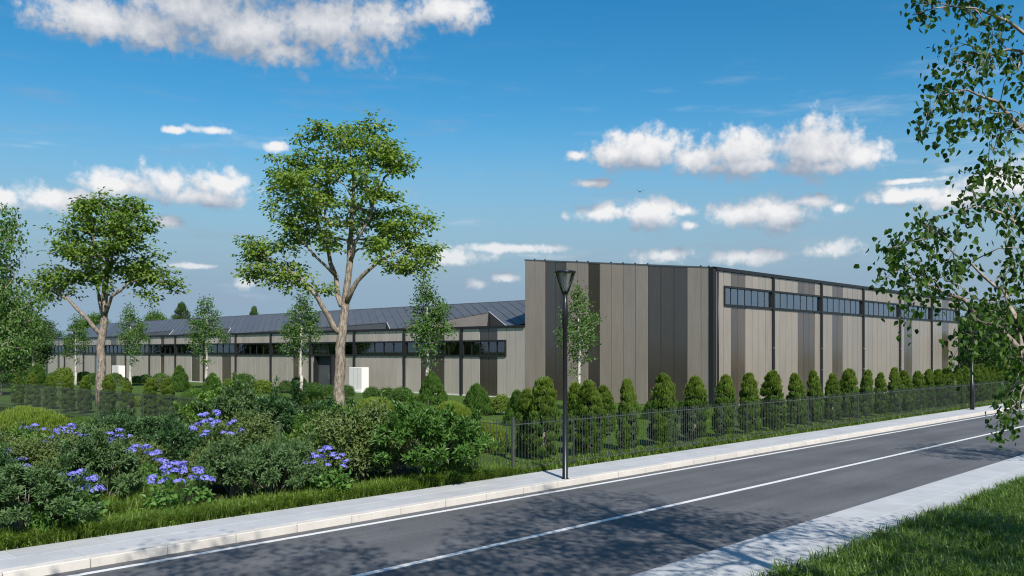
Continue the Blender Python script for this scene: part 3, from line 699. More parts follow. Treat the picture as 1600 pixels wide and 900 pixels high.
def shrub_proto(style, var, w, h, cap):
    """shrub w metres wide and h metres tall with leaves of natural size; alike sizes share their mesh"""
    mat, nt, nl, sp, L, Wd, mode, full, amp, inner, lift = STY[style]
    w = math.exp(round(math.log(w) * 3.5) / 3.5); h = math.exp(round(math.log(h) * 3.5) / 3.5); key = (style, var, round(w, 3), round(h, 3), cap)
    if key in PROTO: return PROTO[key]
    need = 2.6 * (pi * w * h * .9 + .6 * w * w) / (.5 * L * Wd); nlv = min(cap, max(1200, need)); k_ = min(2.6, max(1.0, sqrt(need / nlv)))
    L *= k_; Wd *= k_; nt = int(nlv / nl); sp = sp * min(1.6, k_)
    rng = np.random.default_rng(sum(map(ord, style)) * 31 + var + int(w * 1000))
    U = unit(rng.normal(size=(nt, 3))); U[:, 2] = np.where(U[:, 2] < -.45, -U[:, 2], U[:, 2])
    rad = (inner + (1 - inner) * rng.uniform(0, 1, nt) ** .45) * bumps(U, rng, 14, amp, 9.0)
    if style == 'cone':
        z = rng.uniform(.03, 1, nt) ** 1.2; a = rng.uniform(0, 2*pi, nt); rr = (1 - z) ** .75 * rad
        U = np.stack([np.cos(a), np.sin(a), np.full(nt, .5)], 1); T = np.stack([.5*rr*np.cos(a), .5*rr*np.sin(a), z], 1)
    else:
        flat = style in ('mound', 'low')
        T = np.stack([.5*U[:,0]*rad, .5*U[:,1]*rad, (.5 + .5*U[:,2]*rad) if not flat else np.abs(U[:,2])*rad*.95 + .03], 1)
        T[:, 2] = lift + np.maximum(T[:, 2], .02) * (1 - lift)
    if style not in ('ball', 'mound', 'low'):           # gather the tips into clumps so light and dark masses form
        kc = CLUMP.get(style, 34); C_ = T[rng.choice(nt, kc, replace=False)]; C_ = C_ * np.array([1, 1, 1]) * rng.uniform(.88, 1.16, (kc, 1)); C_[:, 2] = np.minimum(C_[:, 2], 1.08)
        own = ((T[:, None] - C_[None])**2).sum(2).argmin(1)
        pull = rng.uniform(.3, .65, (nt, 1)) if style not in ('cone', 'balll') else rng.uniform(.2, .5, (nt, 1))
        D_ = T - C_[own]; T = T*(1 - pull) + C_[own]*pull; T[:, 2] = np.maximum(T[:, 2], .02)
        U = unit(U*.8 + unit(D_)*.5)
        if style not in ('cone', 'balll'):               # loose shoots that break the outline
            ns = int(nt*.2); sh = rng.choice(kc, 22); up_ = np.where(C_[sh][:, 2:3] > .45, 1.0, .0)
            dr_ = unit((C_[sh] - np.array([0, 0, .35]))*np.array([1, 1, .9]) + rng.normal(size=(22, 3))*.25 + np.array([0, 0, .35])*up_)
            wh = rng.integers(0, 22, ns); ln = rng.uniform(.0, 1, (ns, 1))*rng.uniform(.12, .34, 22)[wh][:, None]
            T[:ns] = C_[sh][wh] + dr_[wh]*ln + rng.normal(size=(ns, 3))*.012; U[:ns] = dr_[wh]; T[:, 2] = np.maximum(T[:, 2], .02)
    T = T * np.array([w, w, h])
    V, Fc = make_leaves(T, U + np.array([0, 0, .15]), rng, nl, sp, L, Wd, mode, full)
    V[:, 2] = np.maximum(V[:, 2], .01)
    me = np_mesh(style + '_foliage', V, Fc, M[mat])
    V[:, 2] = np.maximum(V[:, 2], .01)
    k = rng.choice(nt, 12 if style not in ('ball', 'balll', 'mound', 'low', 'cone') else 4, replace=False)
    st = stems(rng, T[k] * .92, .014 if w > .9 else .009, .09 * w).mesh(style + '_stem', M['twig'], True)
    PROTO[key] = [('foliage', me), ('stem', st), (w, h)]
    return PROTO[key]
def place(parts, name, loc, rz, scale, label, cat, group=None):
    o = tag(empty(name, loc, rz, scale), label, cat, group)
    for pn, me in parts[:2]: link(pn, me, o)
    return o
prng = random.Random(11)

# ------------------------------------------------------------------ column conifers
def column_proto(var):
    rng = np.random.default_rng(900 + var); nt = 860
    z = rng.uniform(.04, 1, nt) ** .95; a = rng.uniform(0, 2*pi, nt)
    prof = np.interp(z, [0, .06, .25, .5, .75, .9, 1], [.19, .28, .32, .30, .225, .15, .04])
    lump = 1 + .12*np.sin(a*3 + z*9 + var) + .12*np.sin(a*5 - z*17 + 2*var) + .06*np.sin(z*31 + a)
    r = prof * lump * (.55 + .5*rng.uniform(0, 1, nt) ** .5)
    kc = 80; ci = rng.choice(nt, kc, replace=False)
    lean = .05*np.sin(z*3 + var)
    T = np.stack([r*np.cos(a) + lean, r*np.sin(a), z*2.1], 1); D = np.stack([np.cos(a), np.sin(a), np.full(nt, .7)], 1)
    C_ = T[ci]*np.array([1.14, 1.14, 1]); own = ((T[:, None] - C_[None])**2).sum(2).argmin(1); pull = rng.uniform(.25, .7, (nt, 1))
    D = unit(D + unit(T - C_[own])*.5); T = T*(1 - pull) + C_[own]*pull
    V, Fc = make_leaves(T, D, rng, 8, .05, .125, .058, 'up')
    V[:, 2] = np.maximum(V[:, 2], .015)
    st = MB().tube([(0,0,-.03),(.01,0,.5),(.0,.01,1.2),(lean[0],0,1.9)], [.05,.045,.03,.012], 7)
    for k in rng.choice(nt, 14, replace=False):
        st.tube([(0,0,max(.1,T[k][2]-.35)), T[k]*np.array([.5,.5,1])-np.array([0,0,.12]), T[k]*.95], [.014,.01,.005], 4)
    return [('foliage', np_mesh('column_foliage', V, Fc, M['conif'])), ('trunk', st.mesh('column_trunk', M['twig'], True))]
COLS = [column_proto(v) for v in range(4)]
row = [920, 980, 1035, 1086, 1131, 1171, 1209, 1244, 1272, 1302, 1328, 1353, 1376, 1397, 1416, 1435, 1451, 1467, 1482, 1497, 1511, 1524, 1536, 1548, 1559, 1570, 1580, 1589]
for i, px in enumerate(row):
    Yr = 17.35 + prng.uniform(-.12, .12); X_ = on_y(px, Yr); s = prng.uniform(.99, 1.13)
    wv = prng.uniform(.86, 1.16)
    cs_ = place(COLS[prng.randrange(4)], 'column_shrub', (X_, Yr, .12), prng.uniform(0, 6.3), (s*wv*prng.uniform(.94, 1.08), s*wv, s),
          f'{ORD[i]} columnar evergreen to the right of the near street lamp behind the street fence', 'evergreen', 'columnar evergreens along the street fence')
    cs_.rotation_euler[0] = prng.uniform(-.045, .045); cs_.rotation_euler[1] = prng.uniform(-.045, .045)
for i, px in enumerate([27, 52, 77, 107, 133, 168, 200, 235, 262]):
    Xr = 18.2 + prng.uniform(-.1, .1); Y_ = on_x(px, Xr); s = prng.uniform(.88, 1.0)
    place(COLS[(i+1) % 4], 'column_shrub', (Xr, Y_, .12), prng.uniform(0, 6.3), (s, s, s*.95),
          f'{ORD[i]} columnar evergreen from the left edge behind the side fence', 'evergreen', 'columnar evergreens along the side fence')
for px, py, w_, h_, lab in [(850, 718, 1.25, 1.12, 'wide dark columnar evergreen just left of the near street lamp'), (824, 712, .95, .95, 'columnar evergreen behind the fence corner post'),
                     (898, 690, 1.1, .98, 'bushy columnar evergreen directly behind the near street lamp pole'), (945, 680, 1.0, .88, 'shorter columnar evergreen set back between the first two of the street row')]:
    X_, Y_, d_ = gp(px, py); Y_ = max(Y_, 17.2); X_ = max(X_, 18.0)
    place(COLS[prng.randrange(4)], 'column_shrub', (X_, Y_, .12), prng.uniform(0, 6.3), (w_, w_, h_), lab, 'evergreen', 'evergreens near the fence corner')

# ------------------------------------------------------------------ clipped shrubs on the lawn (px, base y, width px, height px, style, label)
LAWN = [
 (446,614,18,17,'ball','clipped green ball furthest left in the row left of the big trunk'),
 (467,613,24,21,'ball','second clipped dark ball left of the big trunk, beneath a slim birch'),
 (490,621,24,21,'ball','third clipped dark ball left of the big trunk'),
 (512,623,24,19,'ball','clipped ball touching the big trunk on its left'),
 (541,624,22,20,'ball','clipped dark ball touching the big trunk on its right'),
 (466,633,19,20,'balll','small light green ball in front of the dark balls left of the big trunk'),
 (486,640,34,24,'balll','loose yellow green shrub at the fence left of the big trunk'),
 (581,627,23,20,'ball','single clipped ball right of the white enclosure'),
 (604,630,26,22,'ball','clipped ball, left one of the pair right of the white enclosure'),
 (628,632,30,24,'ball','clipped ball, right one of the pair right of the white enclosure'),
 (675,632,52,46,'cone','pointed dark shrub at the foot of the slim birch right of the big tree'),
 (745,648,54,44,'cone','broad rounded dark shrub in front of the low wing end'),
 (783,648,26,28,'balll','yellow green shrub left of the fence corner post'),
 (808,664,40,50,'cone','pointed shrub beside the yellow green one near the fence corner'),
 (845,668,56,70,'cone','tall dark bushy shrub behind the near lamp, at left'),
 (586,656,62,32,'mound','yellow green clipped mound right of the big trunk base'),
 (650,662,56,30,'low','dark green clipped mound, middle of the three behind the fence'),
 (706,662,60,32,'mound','light green clipped mound, right of the three behind the fence'),
 (595,683,60,28,'mound','nearer light green mound showing through the side fence bars'),
 (690,690,90,40,'low','wide green mound behind the side fence, left of the corner post'),
 (755,705,70,44,'mound','light green shrub right behind the side fence near the corner post'),
 (381,620,34,34,'ball','clipped rounded shrub, dark one of the pair left of the slim birch'),
 (409,622,32,26,'balll','yellow green rounded shrub right next to the dark rounded one'),
 (332,618,36,32,'cone','pointed dark shrub standing below the third slim birch'),
 (358,617,18,22,'balll','small yellow shrub between two dark pointed shrubs'),
 (281,612,34,38,'cone','tall pointed dark shrub left of the third slim birch'),
 (256,612,26,20,'olive','pale loose shrub below the wing, left of the tall pointed shrub'),
 (251,600,20,15,'ball','small clipped ball above the pale loose shrub'),
 (228,602,20,15,'ball','small dark clipped ball right of the second slim birch'),
 (213,601,18,12,'ball','tiny clipped ball beneath the second slim birch'),
 (194,602,12,11,'balll','tiny yellow green ball right of the left tree trunk'),
 (180,602,20,17,'ball','clipped ball in front of the small white enclosure'),
 (146,601,22,16,'ball','clipped ball left of the left tree trunk'),
 (131,600,24,17,'ball','clipped ball, second to the left of the left tree trunk'),
 (99,602,26,24,'balll','yellow green rounded shrub beneath the leftmost slim birch'),
 (83,598,18,14,'ball','small dark ball left of the leftmost slim birch'),
 (57,606,42,34,'cone','large dark rounded shrub near the left end of the wing'),
 (22,606,44,32,'low','wide dark shrub at the left frame edge beyond the fence'),
 (945,656,34,32,'cone','rounded dark shrub behind the street fence right of the near lamp'),
 (1015,655,26,26,'cone','small rounded dark shrub behind the third columnar evergreen'),
 (1066,653,26,24,'cone','small rounded dark shrub behind the fourth columnar evergreen'),
 (300,640,44,28,'low','low green shrub behind the side fence right of the column row'),
 (225,634,60,14,'mound','flat clipped light hedge strip on the lawn right of the left trunk'),
 (330,650,56,34,'low','broad shrub behind the side fence below the third slim birch'),
 (395,652,60,32,'low','broad shrub behind the side fence, left of the loose yellow shrub'),
 (440,650,50,26,'low','low dark shrub behind the side fence left of the big trunk'),
]
CATN = {'ball': 'clipped_ball', 'balll': 'rounded_shrub', 'mound': 'clipped_mound', 'low': 'low_shrub', 'cone': 'pointed_shrub', 'olive': 'loose_shrub'}
for i, (px, py, w, h, stl, lab) in enumerate(LAWN):
    X_, Y_, d_ = gp(px, py); X_ = max(X_, 18.6) if px < 790 else X_
    if X_ > 44 and Y_ > YB - .5: X_ = 43.8
    mpp = depth(X_, Y_) / F_PX
    pt_ = shrub_proto(stl, i % 2, w*mpp, h*mpp, 5000); a_, b_ = w*mpp/pt_[2][0], h*mpp/pt_[2][1]
    place(pt_, CATN[stl], (X_, Y_, .12), prng.uniform(0, 6.3), (a_, a_, b_), lab, 'shrub', 'clipped shrubs on the lawn')

# ------------------------------------------------------------------ flower bed shrubs in front of the fence
BED = [
 (662,753,188,110,'laurel','largest glossy green laurel shrub, left of the fence corner post'),
 (566,753,98,102,'olive','twiggy olive shrub with bare stems, left of the largest laurel'),
 (520,730,104,88,'laurel','dark glossy shrub behind the blue hydrangea left of the twiggy olive shrub'),
 (438,724,124,92,'darkl','dark narrow-leaved shrub left of centre at the side fence'),
 (378,707,104,84,'fine','grey green fine-leaved shrub at the side fence left of the dark one'),
 (342,704,86,92,'broad','light broad-leaved shrub above the tall blue hydrangea'),
 (428,780,112,80,'fine','fine-leaved shrub at the front of the bed left of centre'),
 (366,778,96,80,'fine','rounded fine-leaved shrub right of the front hydrangea'),
 (462,764,72,62,'olive','olive shrub just left of the right-hand hydrangea'),
 (278,748,74,84,'darkl','upright dark narrow-leaved shrub above the front hydrangea'),
 (232,722,80,64,'darkl','dark leafy shrub left of the upright dark one'),
 (304,702,62,50,'fine','grey green shrub left of the light broad-leaved shrub'),
 (160,788,116,98,'fine','large grey green shrub between the two left front hydrangeas'),
 (207,758,82,62,'olive','olive shrub with dry stems above the front grass patch'),
 (102,772,104,78,'olive','olive shrub beneath the upper left hydrangea'),
 (36,842,136,108,'fine','gnarled grey green shrub in the bottom left corner'),
 (84,838,64,66,'laurel','glossy shrub at the pavement near the bottom left corner'),
 (14,775,104,82,'olive','olive shrub at the left edge of the bed'),
 (52,738,112,56,'broad','broad-leaved low shrub at the left below the light mound'),
 (45,697,146,54,'mound','wide light green clipped mound at the far left of the bed'),
 (150,718,94,52,'fine','grey green shrub below the left column row'),
 (182,692,72,42,'darkl','low dark shrub against the side fence below the left trunk'),
 (245,688,64,34,'broad','low leafy shrub against the side fence right of the left trunk'),
 (122,692,84,36,'low','low green shrub right of the light mound'),
 (596,738,88,84,'darkl','dark shrub at the side fence left of the largest laurel'),
 (738,757,72,34,'low','low tufted shrub beside the fence corner post'),
 (708,740,74,70,'laurel','glossy shrub half hidden behind the largest laurel at right'),
 (-14,805,96,92,'darkl','dark shrub cut by the left edge of the picture'),
 (322,768,62,54,'olive','small olive shrub right of the front hydrangea top'),
 (8,722,84,46,'fine','low grey green shrub at the left edge below the mound'),
 (484,742,74,74,'broad','light leafy shrub behind the right-hand hydrangea'),
 (392,742,86,74,'olive','olive shrub in the middle of the bed left of centre'),
 (330,728,74,56,'olive','olive shrub beneath the tall blue hydrangea'),
 (622,748,74,76,'fine','fine-leaved shrub between twiggy olive shrub and largest laurel'),
]
BN = {'laurel': 'laurel_shrub', 'olive': 'olive_shrub', 'darkl': 'narrow_leaved_shrub', 'fine': 'fine_leaved_shrub', 'broad': 'broad_leaved_shrub', 'mound': 'clipped_mound', 'low': 'low_shrub'}
for i, (px, py, w, h, stl, lab) in enumerate(BED):
    X_, Y_, d_ = gp(px, py); Y_ = max(Y_, 16.6); mpp = depth(X_, Y_) / F_PX
    pt_ = shrub_proto(stl, i, w*mpp, h*mpp, 15000 if w > 150 else (11000 if w > 100 else 8000)); a_, b_ = w*mpp/pt_[2][0], h*mpp/pt_[2][1]
    place(pt_, BN[stl], (X_, Y_, .13), prng.uniform(0, 6.3), (a_, a_, b_), lab, 'shrub', 'shrubs in the flower bed')

# hydrangeas: broad leaves below, domed heads of small petals on stalks above
def head_mesh(mat, var):
    rng = np.random.default_rng(70 + var); n = 46
    U = unit(rng.normal(size=(n, 3))); U[:, 2] = np.abs(U[:, 2]) * .9 - .1
    C_ = U * np.array([.085, .085, .06]) * rng.uniform(.85, 1.08, (n, 1)); Nn = unit(U + np.array([0, 0, .3]))
    P = []; A = []; NN = []
    t1 = unit(np.cross(Nn, rng.normal(size=(n, 3)))); t2 = np.cross(Nn, t1)
    for s, t in ((1, t1), (-1, t1), (1, t2), (-1, t2)): P.append(C_); A.append(s*t + Nn*.2); NN.append(Nn)
    V, Fc = leaf_geo(np.concatenate(P), np.concatenate(A), np.concatenate(NN), np.full(4*n, .021), np.full(4*n, .02), False, .1, .0)
    return np_mesh('flower_head', V, Fc, mat)
HEADS = [head_mesh(M['petal'], v) for v in range(3)]; HEADW = [head_mesh(M['petalw'], 9)]
def hydrangea(px, py, w, h, nh, label, heads=HEADS, low_leaf=True, seed=0):
    nh = int(nh*1.9)
    X_, Y_, d_ = gp(px, py + 7); Y_ = max(Y_, 16.5); mpp = depth(X_, Y_) / F_PX; R_ = w*mpp/2; Hh = h*mpp
    rng = np.random.default_rng(500 + seed)
    o = tag(empty('hydrangea', (X_, Y_, .13), 0), label, 'hydrangea', 'hydrangeas in the flower bed')
    nt = 120; a = rng.uniform(0, 2*pi, nt); rr = R_*np.sqrt(rng.uniform(.02, 1, nt)); z = Hh*(.12 + .66*rng.uniform(0, 1, nt)*(1 - .45*(rr/R_)**2))
    T = np.stack([rr*np.cos(a), rr*np.sin(a), z], 1); D = np.stack([np.cos(a), np.sin(a), np.full(nt, .6)], 1)
    V, Fc = make_leaves(T, D, rng, 3, .05, .13, .085, 'rosette', True); V[:, 2] = np.maximum(V[:, 2], .012)
    link('foliage', np_mesh('hydrangea_foliage', V, Fc, M['hyd']), o)
    tg = []
    for k in range(nh):
        # heads sit on the side facing out of the bed as well as on top
        aa = 2*pi*k/nh*2.4 + rng.uniform(-.4, .4); r_ = R_*sqrt((k + .5)/nh)*.98
        zz = Hh*(1.2 - .5*(r_/R_)**2) + rng.uniform(-.05, .04)*Hh
        p = np.array([r_*cos(aa), r_*sin(aa), zz]); tg.append(p - np.array([0, 0, .02]))
        f = link('flower_head', heads[k % len(heads)], o, p); s = rng.uniform(.8, 1.25); f.scale = (s, s, s)
        f.rotation_euler = (rng.uniform(-.3, .3), rng.uniform(-.3, .3), rng.uniform(0, 6.3))
    link('stem', stems(rng, np.array(tg), .009, .12).mesh('hydrangea_stem', M['hyd'], True), o)
HY = [(280,796,104,66,15,'front blue hydrangea with big pale leaves by the grass patch'),
 (118,814,88,70,12,'blue hydrangea nearest the bottom left corner, above the pavement'),
 (508,770,82,64,11,'blue hydrangea to the left of the largest laurel shrub'),
 (105,738,78,66,14,'blue hydrangea in the upper left of the bed with many heads'),
 (52,708,62,42,8,'distant blue hydrangea just below the light clipped mound'),
 (184,740,54,64,8,'blue hydrangea between the upper left one and the dark shrubs'),
 (222,764,78,62,10,'blue hydrangea with sparse heads above the front grass patch'),
 (336,740,92,86,17,'tallest blue hydrangea beneath the light broad-leaved shrub'),
 (12,776,66,66,9,'blue hydrangea cut by the left edge of the picture'),
 (437,745,54,44,6,'small blue hydrangea half hidden in the middle of the bed')]
for i, a in enumerate(HY): hydrangea(*a, seed=i)
hydrangea(258, 702, 34, 40, 4, 'white flowering hydrangea half hidden behind dark shrubs', HEADW, seed=20)

# ------------------------------------------------------------------ grasses
def blades(P, hgt, wid, lean, rng, name, mat):
    n = len(P); a = rng.uniform(0, 2*pi, n); d = np.stack([np.cos(a), np.sin(a), np.zeros(n)], 1); s = np.stack([-np.sin(a), np.cos(a), np.zeros(n)], 1)
    hgt = hgt[:, None]; wid = wid[:, None]; ln = (lean * rng.uniform(.3, 1.4, n))[:, None]; up = np.array([0, 0, 1.0])
    m1 = P + up*hgt*.55 + d*hgt*ln*.35; tp = P + up*hgt*(1 - .35*ln) + d*hgt*ln
    V = np.stack([P - s*wid*.5, P + s*wid*.5, m1 + s*wid*.45, m1 - s*wid*.45, tp], 1).reshape(-1, 3)
    b = np.arange(n)[:, None]*5
    Fc = np.concatenate([b + np.array([[0,1,2]]), b + np.array([[0,2,3]]), b + np.array([[3,2,4]])])
    return stuff(link(name, np_mesh(name, V, Fc, mat)))
rng = np.random.default_rng(3)
# near verge, bottom right
N = 150000; xs = rng.uniform(9.5, 30, N); ys = 6.22 - rng.uniform(0, 1, N)**1.0 * 5.2
dd = xs*FV[0] + ys*FV[1]; rr = xs*RV[0] + ys*RV[1]
keep = (rr/dd < .64) & (3.4/dd < .275)
xs, ys = xs[keep], ys[keep]
tuft = np.sin(xs*5.1 + 2*np.sin(ys*4.3)) * np.sin(ys*6.3 + 1.7*np.sin(xs*3.1))
hh = .17 + .08*tuft + rng.uniform(0, .16, len(xs)); sel = rng.uniform(0, 1, len(xs)) < .42 + .34*tuft
P = np.stack([xs, ys, np.full(len(xs), .045)], 1)[sel]
tag(blades(P, hh[sel], rng.uniform(.009, .019, sel.sum()), .85, rng, 'verge_grass', M['blade']), 'thick green verge grass in the bottom right corner beside the near pavement', 'grass')
# strappy ground cover along the bed edge
def tufts(xy, nb, h0, h1, wid, lean, name, mat, z, label):
    n = len(xy); c = np.repeat(xy, nb, 0) + rng.normal(size=(n*nb, 2))*.035
    hs_ = np.repeat(rng.uniform(h0, h1, n), nb)*rng.uniform(.7, 1.15, n*nb)
    return tag(blades(np.concatenate([c, np.full((n*nb, 1), z)], 1), hs_, rng.uniform(.6, 1.3, n*nb)*wid, lean, rng, name, mat), label, 'grass')
n = 2600; xx = rng.uniform(0, 17.2, n); yy = 16.08 + np.abs(rng.normal(size=n))*.42
q = []
for _ in range(900):
    px, py = rng.uniform(160, 270), rng.uniform(745, 805)
    a_, b_, _d = gp(px, py); q.append((a_, b_))
for _ in range(350):
    px, py = rng.uniform(690, 790), rng.uniform(735, 757)
    a_, b_, _d = gp(px, py); q.append((a_, max(b_, 16.1)))
xy = np.concatenate([np.stack([xx, np.minimum(yy, 17.3)], 1), np.array(q)])
tufts(xy, 13, .20, .40, .015, .95, 'strappy_grass', M['strap'], .125, 'strappy bright green ground cover along the edge of the flower bed')
n = 2600; xx = 17.1 + 60*rng.uniform(0, 1, n)**1.7; yy = 16.05 + rng.uniform(0, 1.0, n)
tufts(np.stack([xx, yy], 1), 12, .14, .28, .017, .9, 'fence_grass', M['strap'], .115, 'dark green ground cover strip at the foot of the street fence')
n = 5200; xx = 17.3 + 26*rng.uniform(0, 1, n)**1.2; yy = rng.uniform(17, 27, n)
tufts(np.stack([xx, yy], 1), 9, .05, .09, .012, .6, 'lawn_grass', M['blade'], .115, 'short mown lawn grass between the evergreens and the building')

# ------------------------------------------------------------------ trees
def grow(paths, tips, r_tip, rng, up_pen=1.2, step=.55, curve=.35, jit=.05):
    """paths: [(points, radii)] first is the trunk; every tip then joins the nearest suitable node. Returns mesh builder and tip directions"""
    pos = []; par = []; fixed = []; chains = []
    for pi_, (pts, rad) in enumerate(paths):
        pts = np.asarray(pts, float); ch = []
        if pi_ > 0:
            P_ = np.array(pos); j = int(np.argmin(((P_ - pts[0])**2).sum(1))); prev = j; ch.append(j)
        else: prev = -1
        for i in range(len(pts) - 1):
            seg = np.linalg.norm(pts[i+1] - pts[i]); m = max(2, int(seg / step))
            for s in range(m + (1 if i == len(pts) - 2 else 0)):
                if pi_ > 0 and i == 0 and s == 0: continue
                f = s / m; p = pts[i]*(1-f) + pts[i+1]*f + (rng.normal(size=3)*jit*.6 if not (pi_ == 0 and i == 0) else 0)
                pos.append(p); par.append(prev); fixed.append(rad[i]*(1-f) + rad[i+1]*f); prev = len(pos) - 1; ch.append(prev)
        chains.append(ch)
    tips = np.asarray(tips); root = pos[0]
    top = np.asarray(paths[0][0][-1])*.5 + np.asarray(paths[0][0][len(paths[0][0])//2])*.5
    order = np.argsort(((tips - top)**2).sum(1)); tipdir = np.zeros_like(tips)
    for ti in order:
        t = tips[ti]; P_ = np.asarray(pos); d = np.linalg.norm(P_ - t, axis=1)
        cost = d + up_pen*np.maximum(0, P_[:, 2] - t[2] + .35*d) + (P_[:, 2] < .18*top[2])*5
        j = int(np.argmin(cost)); p0 = P_[j]; L_ = d[j]
        pv_ = P_[par[j]] if par[j] >= 0 else p0 - np.array([0, 0, 1.0])
        td = unit((p0 - pv_)[None])[0]; ctrl = p0 + td*L_*curve + np.array([0, 0, .12*L_])
        m = max(2, int(L_/step) + 1); prev = j; ch = [j]
        for s in range(1, m + 1):
            f = s/m; p = (1-f)**2*p0 + 2*f*(1-f)*ctrl + f*f*t + (rng.normal(size=3)*jit*min(1, L_) if s < m else 0)
            pos.append(p); par.append(prev); fixed.append(0); prev = len(pos) - 1; ch.append(prev)
        chains.append(ch); tipdir[ti] = t - np.asarray(pos[par[prev]])
    n = len(pos); cnt = np.zeros(n); haschild = np.zeros(n, bool)
    for i in range(n - 1, -1, -1):
        if not haschild[i]: cnt[i] = max(cnt[i], 1)
        if par[i] >= 0: cnt[par[i]] += cnt[i]; haschild[par[i]] = True
    rad = np.maximum(r_tip*cnt**.48, 0); fx = np.array(fixed); rad = np.where(fx > 0, fx, rad)
    b = MB()
    for ch in chains:
        pr_ = [pos[k] for k in ch]; rr_ = [rad[k] for k in ch]
        if fx[ch[0]] > 0 and len(ch) > 1: rr_[0] = min(rr_[0], rr_[1]*1.25)
        b.tube(pr_, rr_, 9 if max(rr_) > .08 else (6 if max(rr_) > .03 else 4), True)
    return b, tipdir
def lobes_to_tips(lobes, dens, rng, amp=0, pad=1.0):
    out = []
    for (c_, r_, n_) in lobes:
        m_ = int(n_*dens) if not amp else max(2, int(n_*dens/amp))
        U = unit(rng.normal(size=(m_, 3))); rad = rng.uniform(.25, 1, len(U))[:, None]**.42
        C_ = np.asarray(c_) + U*rad*np.asarray(r_)
        if amp:                                              # each centre becomes a flat pad of several tips
            C_ = np.repeat(C_, int(amp), 0) + rng.normal(size=(m_*int(amp), 3))*np.array([.44, .44, .30])*pad
        out.append(C_)
    return np.concatenate(out)
def tree_obj(name, loc, wood, leaf_me, label, group=None, bark=None):
    o = tag(empty(name, loc), label, 'tree', group)
    link('trunk', wood.mesh(name + '_wood', bark, True), o); link('crown', leaf_me, o); return o
def pix_tree(name, base, lobes, paths, n_leaf, spread, L, Wd, mode, leafm, barkm, label, group, seed, r_tip=.012, dens=1.0, full=False, rot=None):
    """lobes and limbs are read as pixels; they become metres at the distance where the trunk meets the ground"""
    rng = np.random.default_rng(seed); bx_, by_ = base; X_, Y_, d_ = gp(bx_, by_); mpp = d_/F_PX
    R3 = np.array([RV[0], RV[1], 0]); F3 = np.array([FV[0], FV[1], 0])
    def loc3(px, py, dd=0.0): return R3*(px - bx_)*mpp + F3*dd + np.array([0, 0, (by_ - py)*mpp])
    lb = [(loc3(cx, cy, dz*mpp), np.abs(R3)*0 + np.array([rx, rx, ry])*mpp, n_) for (cx, cy, rx, ry, dz, n_) in lobes]
    pts = [([loc3(*p[:2], (p[3] if len(p) > 3 else 0)*mpp) - (np.array([0, 0, .1]) if (i == 0 and k == 0) else 0) for k, p in enumerate(pth)], [p[2] for p in pth]) for i, pth in enumerate(paths)]
    tips = lobes_to_tips(lb, dens, rng, 4 if mode == 'pad' else 0, spread*2.4)
    wood, td = grow(pts, tips, r_tip, rng)
    V, Fc = make_leaves(tips, unit(td) + np.array([0, 0, .3]), rng, n_leaf, spread, L, Wd, mode, full)
    return tree_obj(name, (X_, Y_, .12), wood, np_mesh(name + '_crown', V, Fc, leafm), label, group, barkm)

# the tall maple, centre left
pix_tree('maple_tree', (531, 655),
  [(535,232,72,38,0,80),(478,285,52,50,20,80),(595,275,40,48,-20,60),(530,300,80,45,-40,90),(545,350,85,40,30,80),(455,345,32,32,0,28),(625,345,48,32,10,55),(648,395,26,26,20,28),(610,400,38,26,-20,26),
   (425,408,46,34,0,62),(465,430,30,18,-20,22),(395,392,18,16,0,12),(490,365,40,28,-30,34),(560,215,45,24,20,36),(615,235,20,28,0,18),(655,345,18,22,0,10),(440,255,18,25,0,12),(640,425,18,10,0,6),(510,205,22,10,0,8),(585,198,18,9,0,7),(632,255,10,18,0,6),(428,300,10,20,0,6),(672,378,8,14,0,5),(385,372,12,8,0,5),(500,455,14,8,0,5),(668,405,9,12,0,4)],
  [[(531,655,.34),(529,600,.26),(533,545,.235),(536,500,.225),(541,455,.165),(545,410,.155),(549,360,.12),(553,300,.08),(548,235,.035)],
   [(529,527,.16),(515,495,.13,-10),(498,462,.11,-20),(478,440,.085,-25),(450,420,.06,-20),(420,404,.035,-10)],
   [(536,488,.17),(524,460,.14,15),(521,430,.12,20),(508,390,.095,25),(490,345,.07,30),(476,300,.04,30)],
   [(540,466,.14),(560,440,.11,-15),(585,420,.085,-25),(612,400,.06,-20),(640,385,.035,0)],
   [(545,412,.10),(565,372,.08,-30),(590,330,.06,-40),(600,280,.035,-40)],
   [(522,432,.08),(500,405,.06,-25),(478,380,.045,-35),(460,350,.03,-20)]],
  15, .22, .195, .15, 'pad', M['maple'], M['bark'], 'tallest tree, broad leafy maple with pale forked trunk left of centre', 'large maples on the lawn', 21, .010, 1.45)
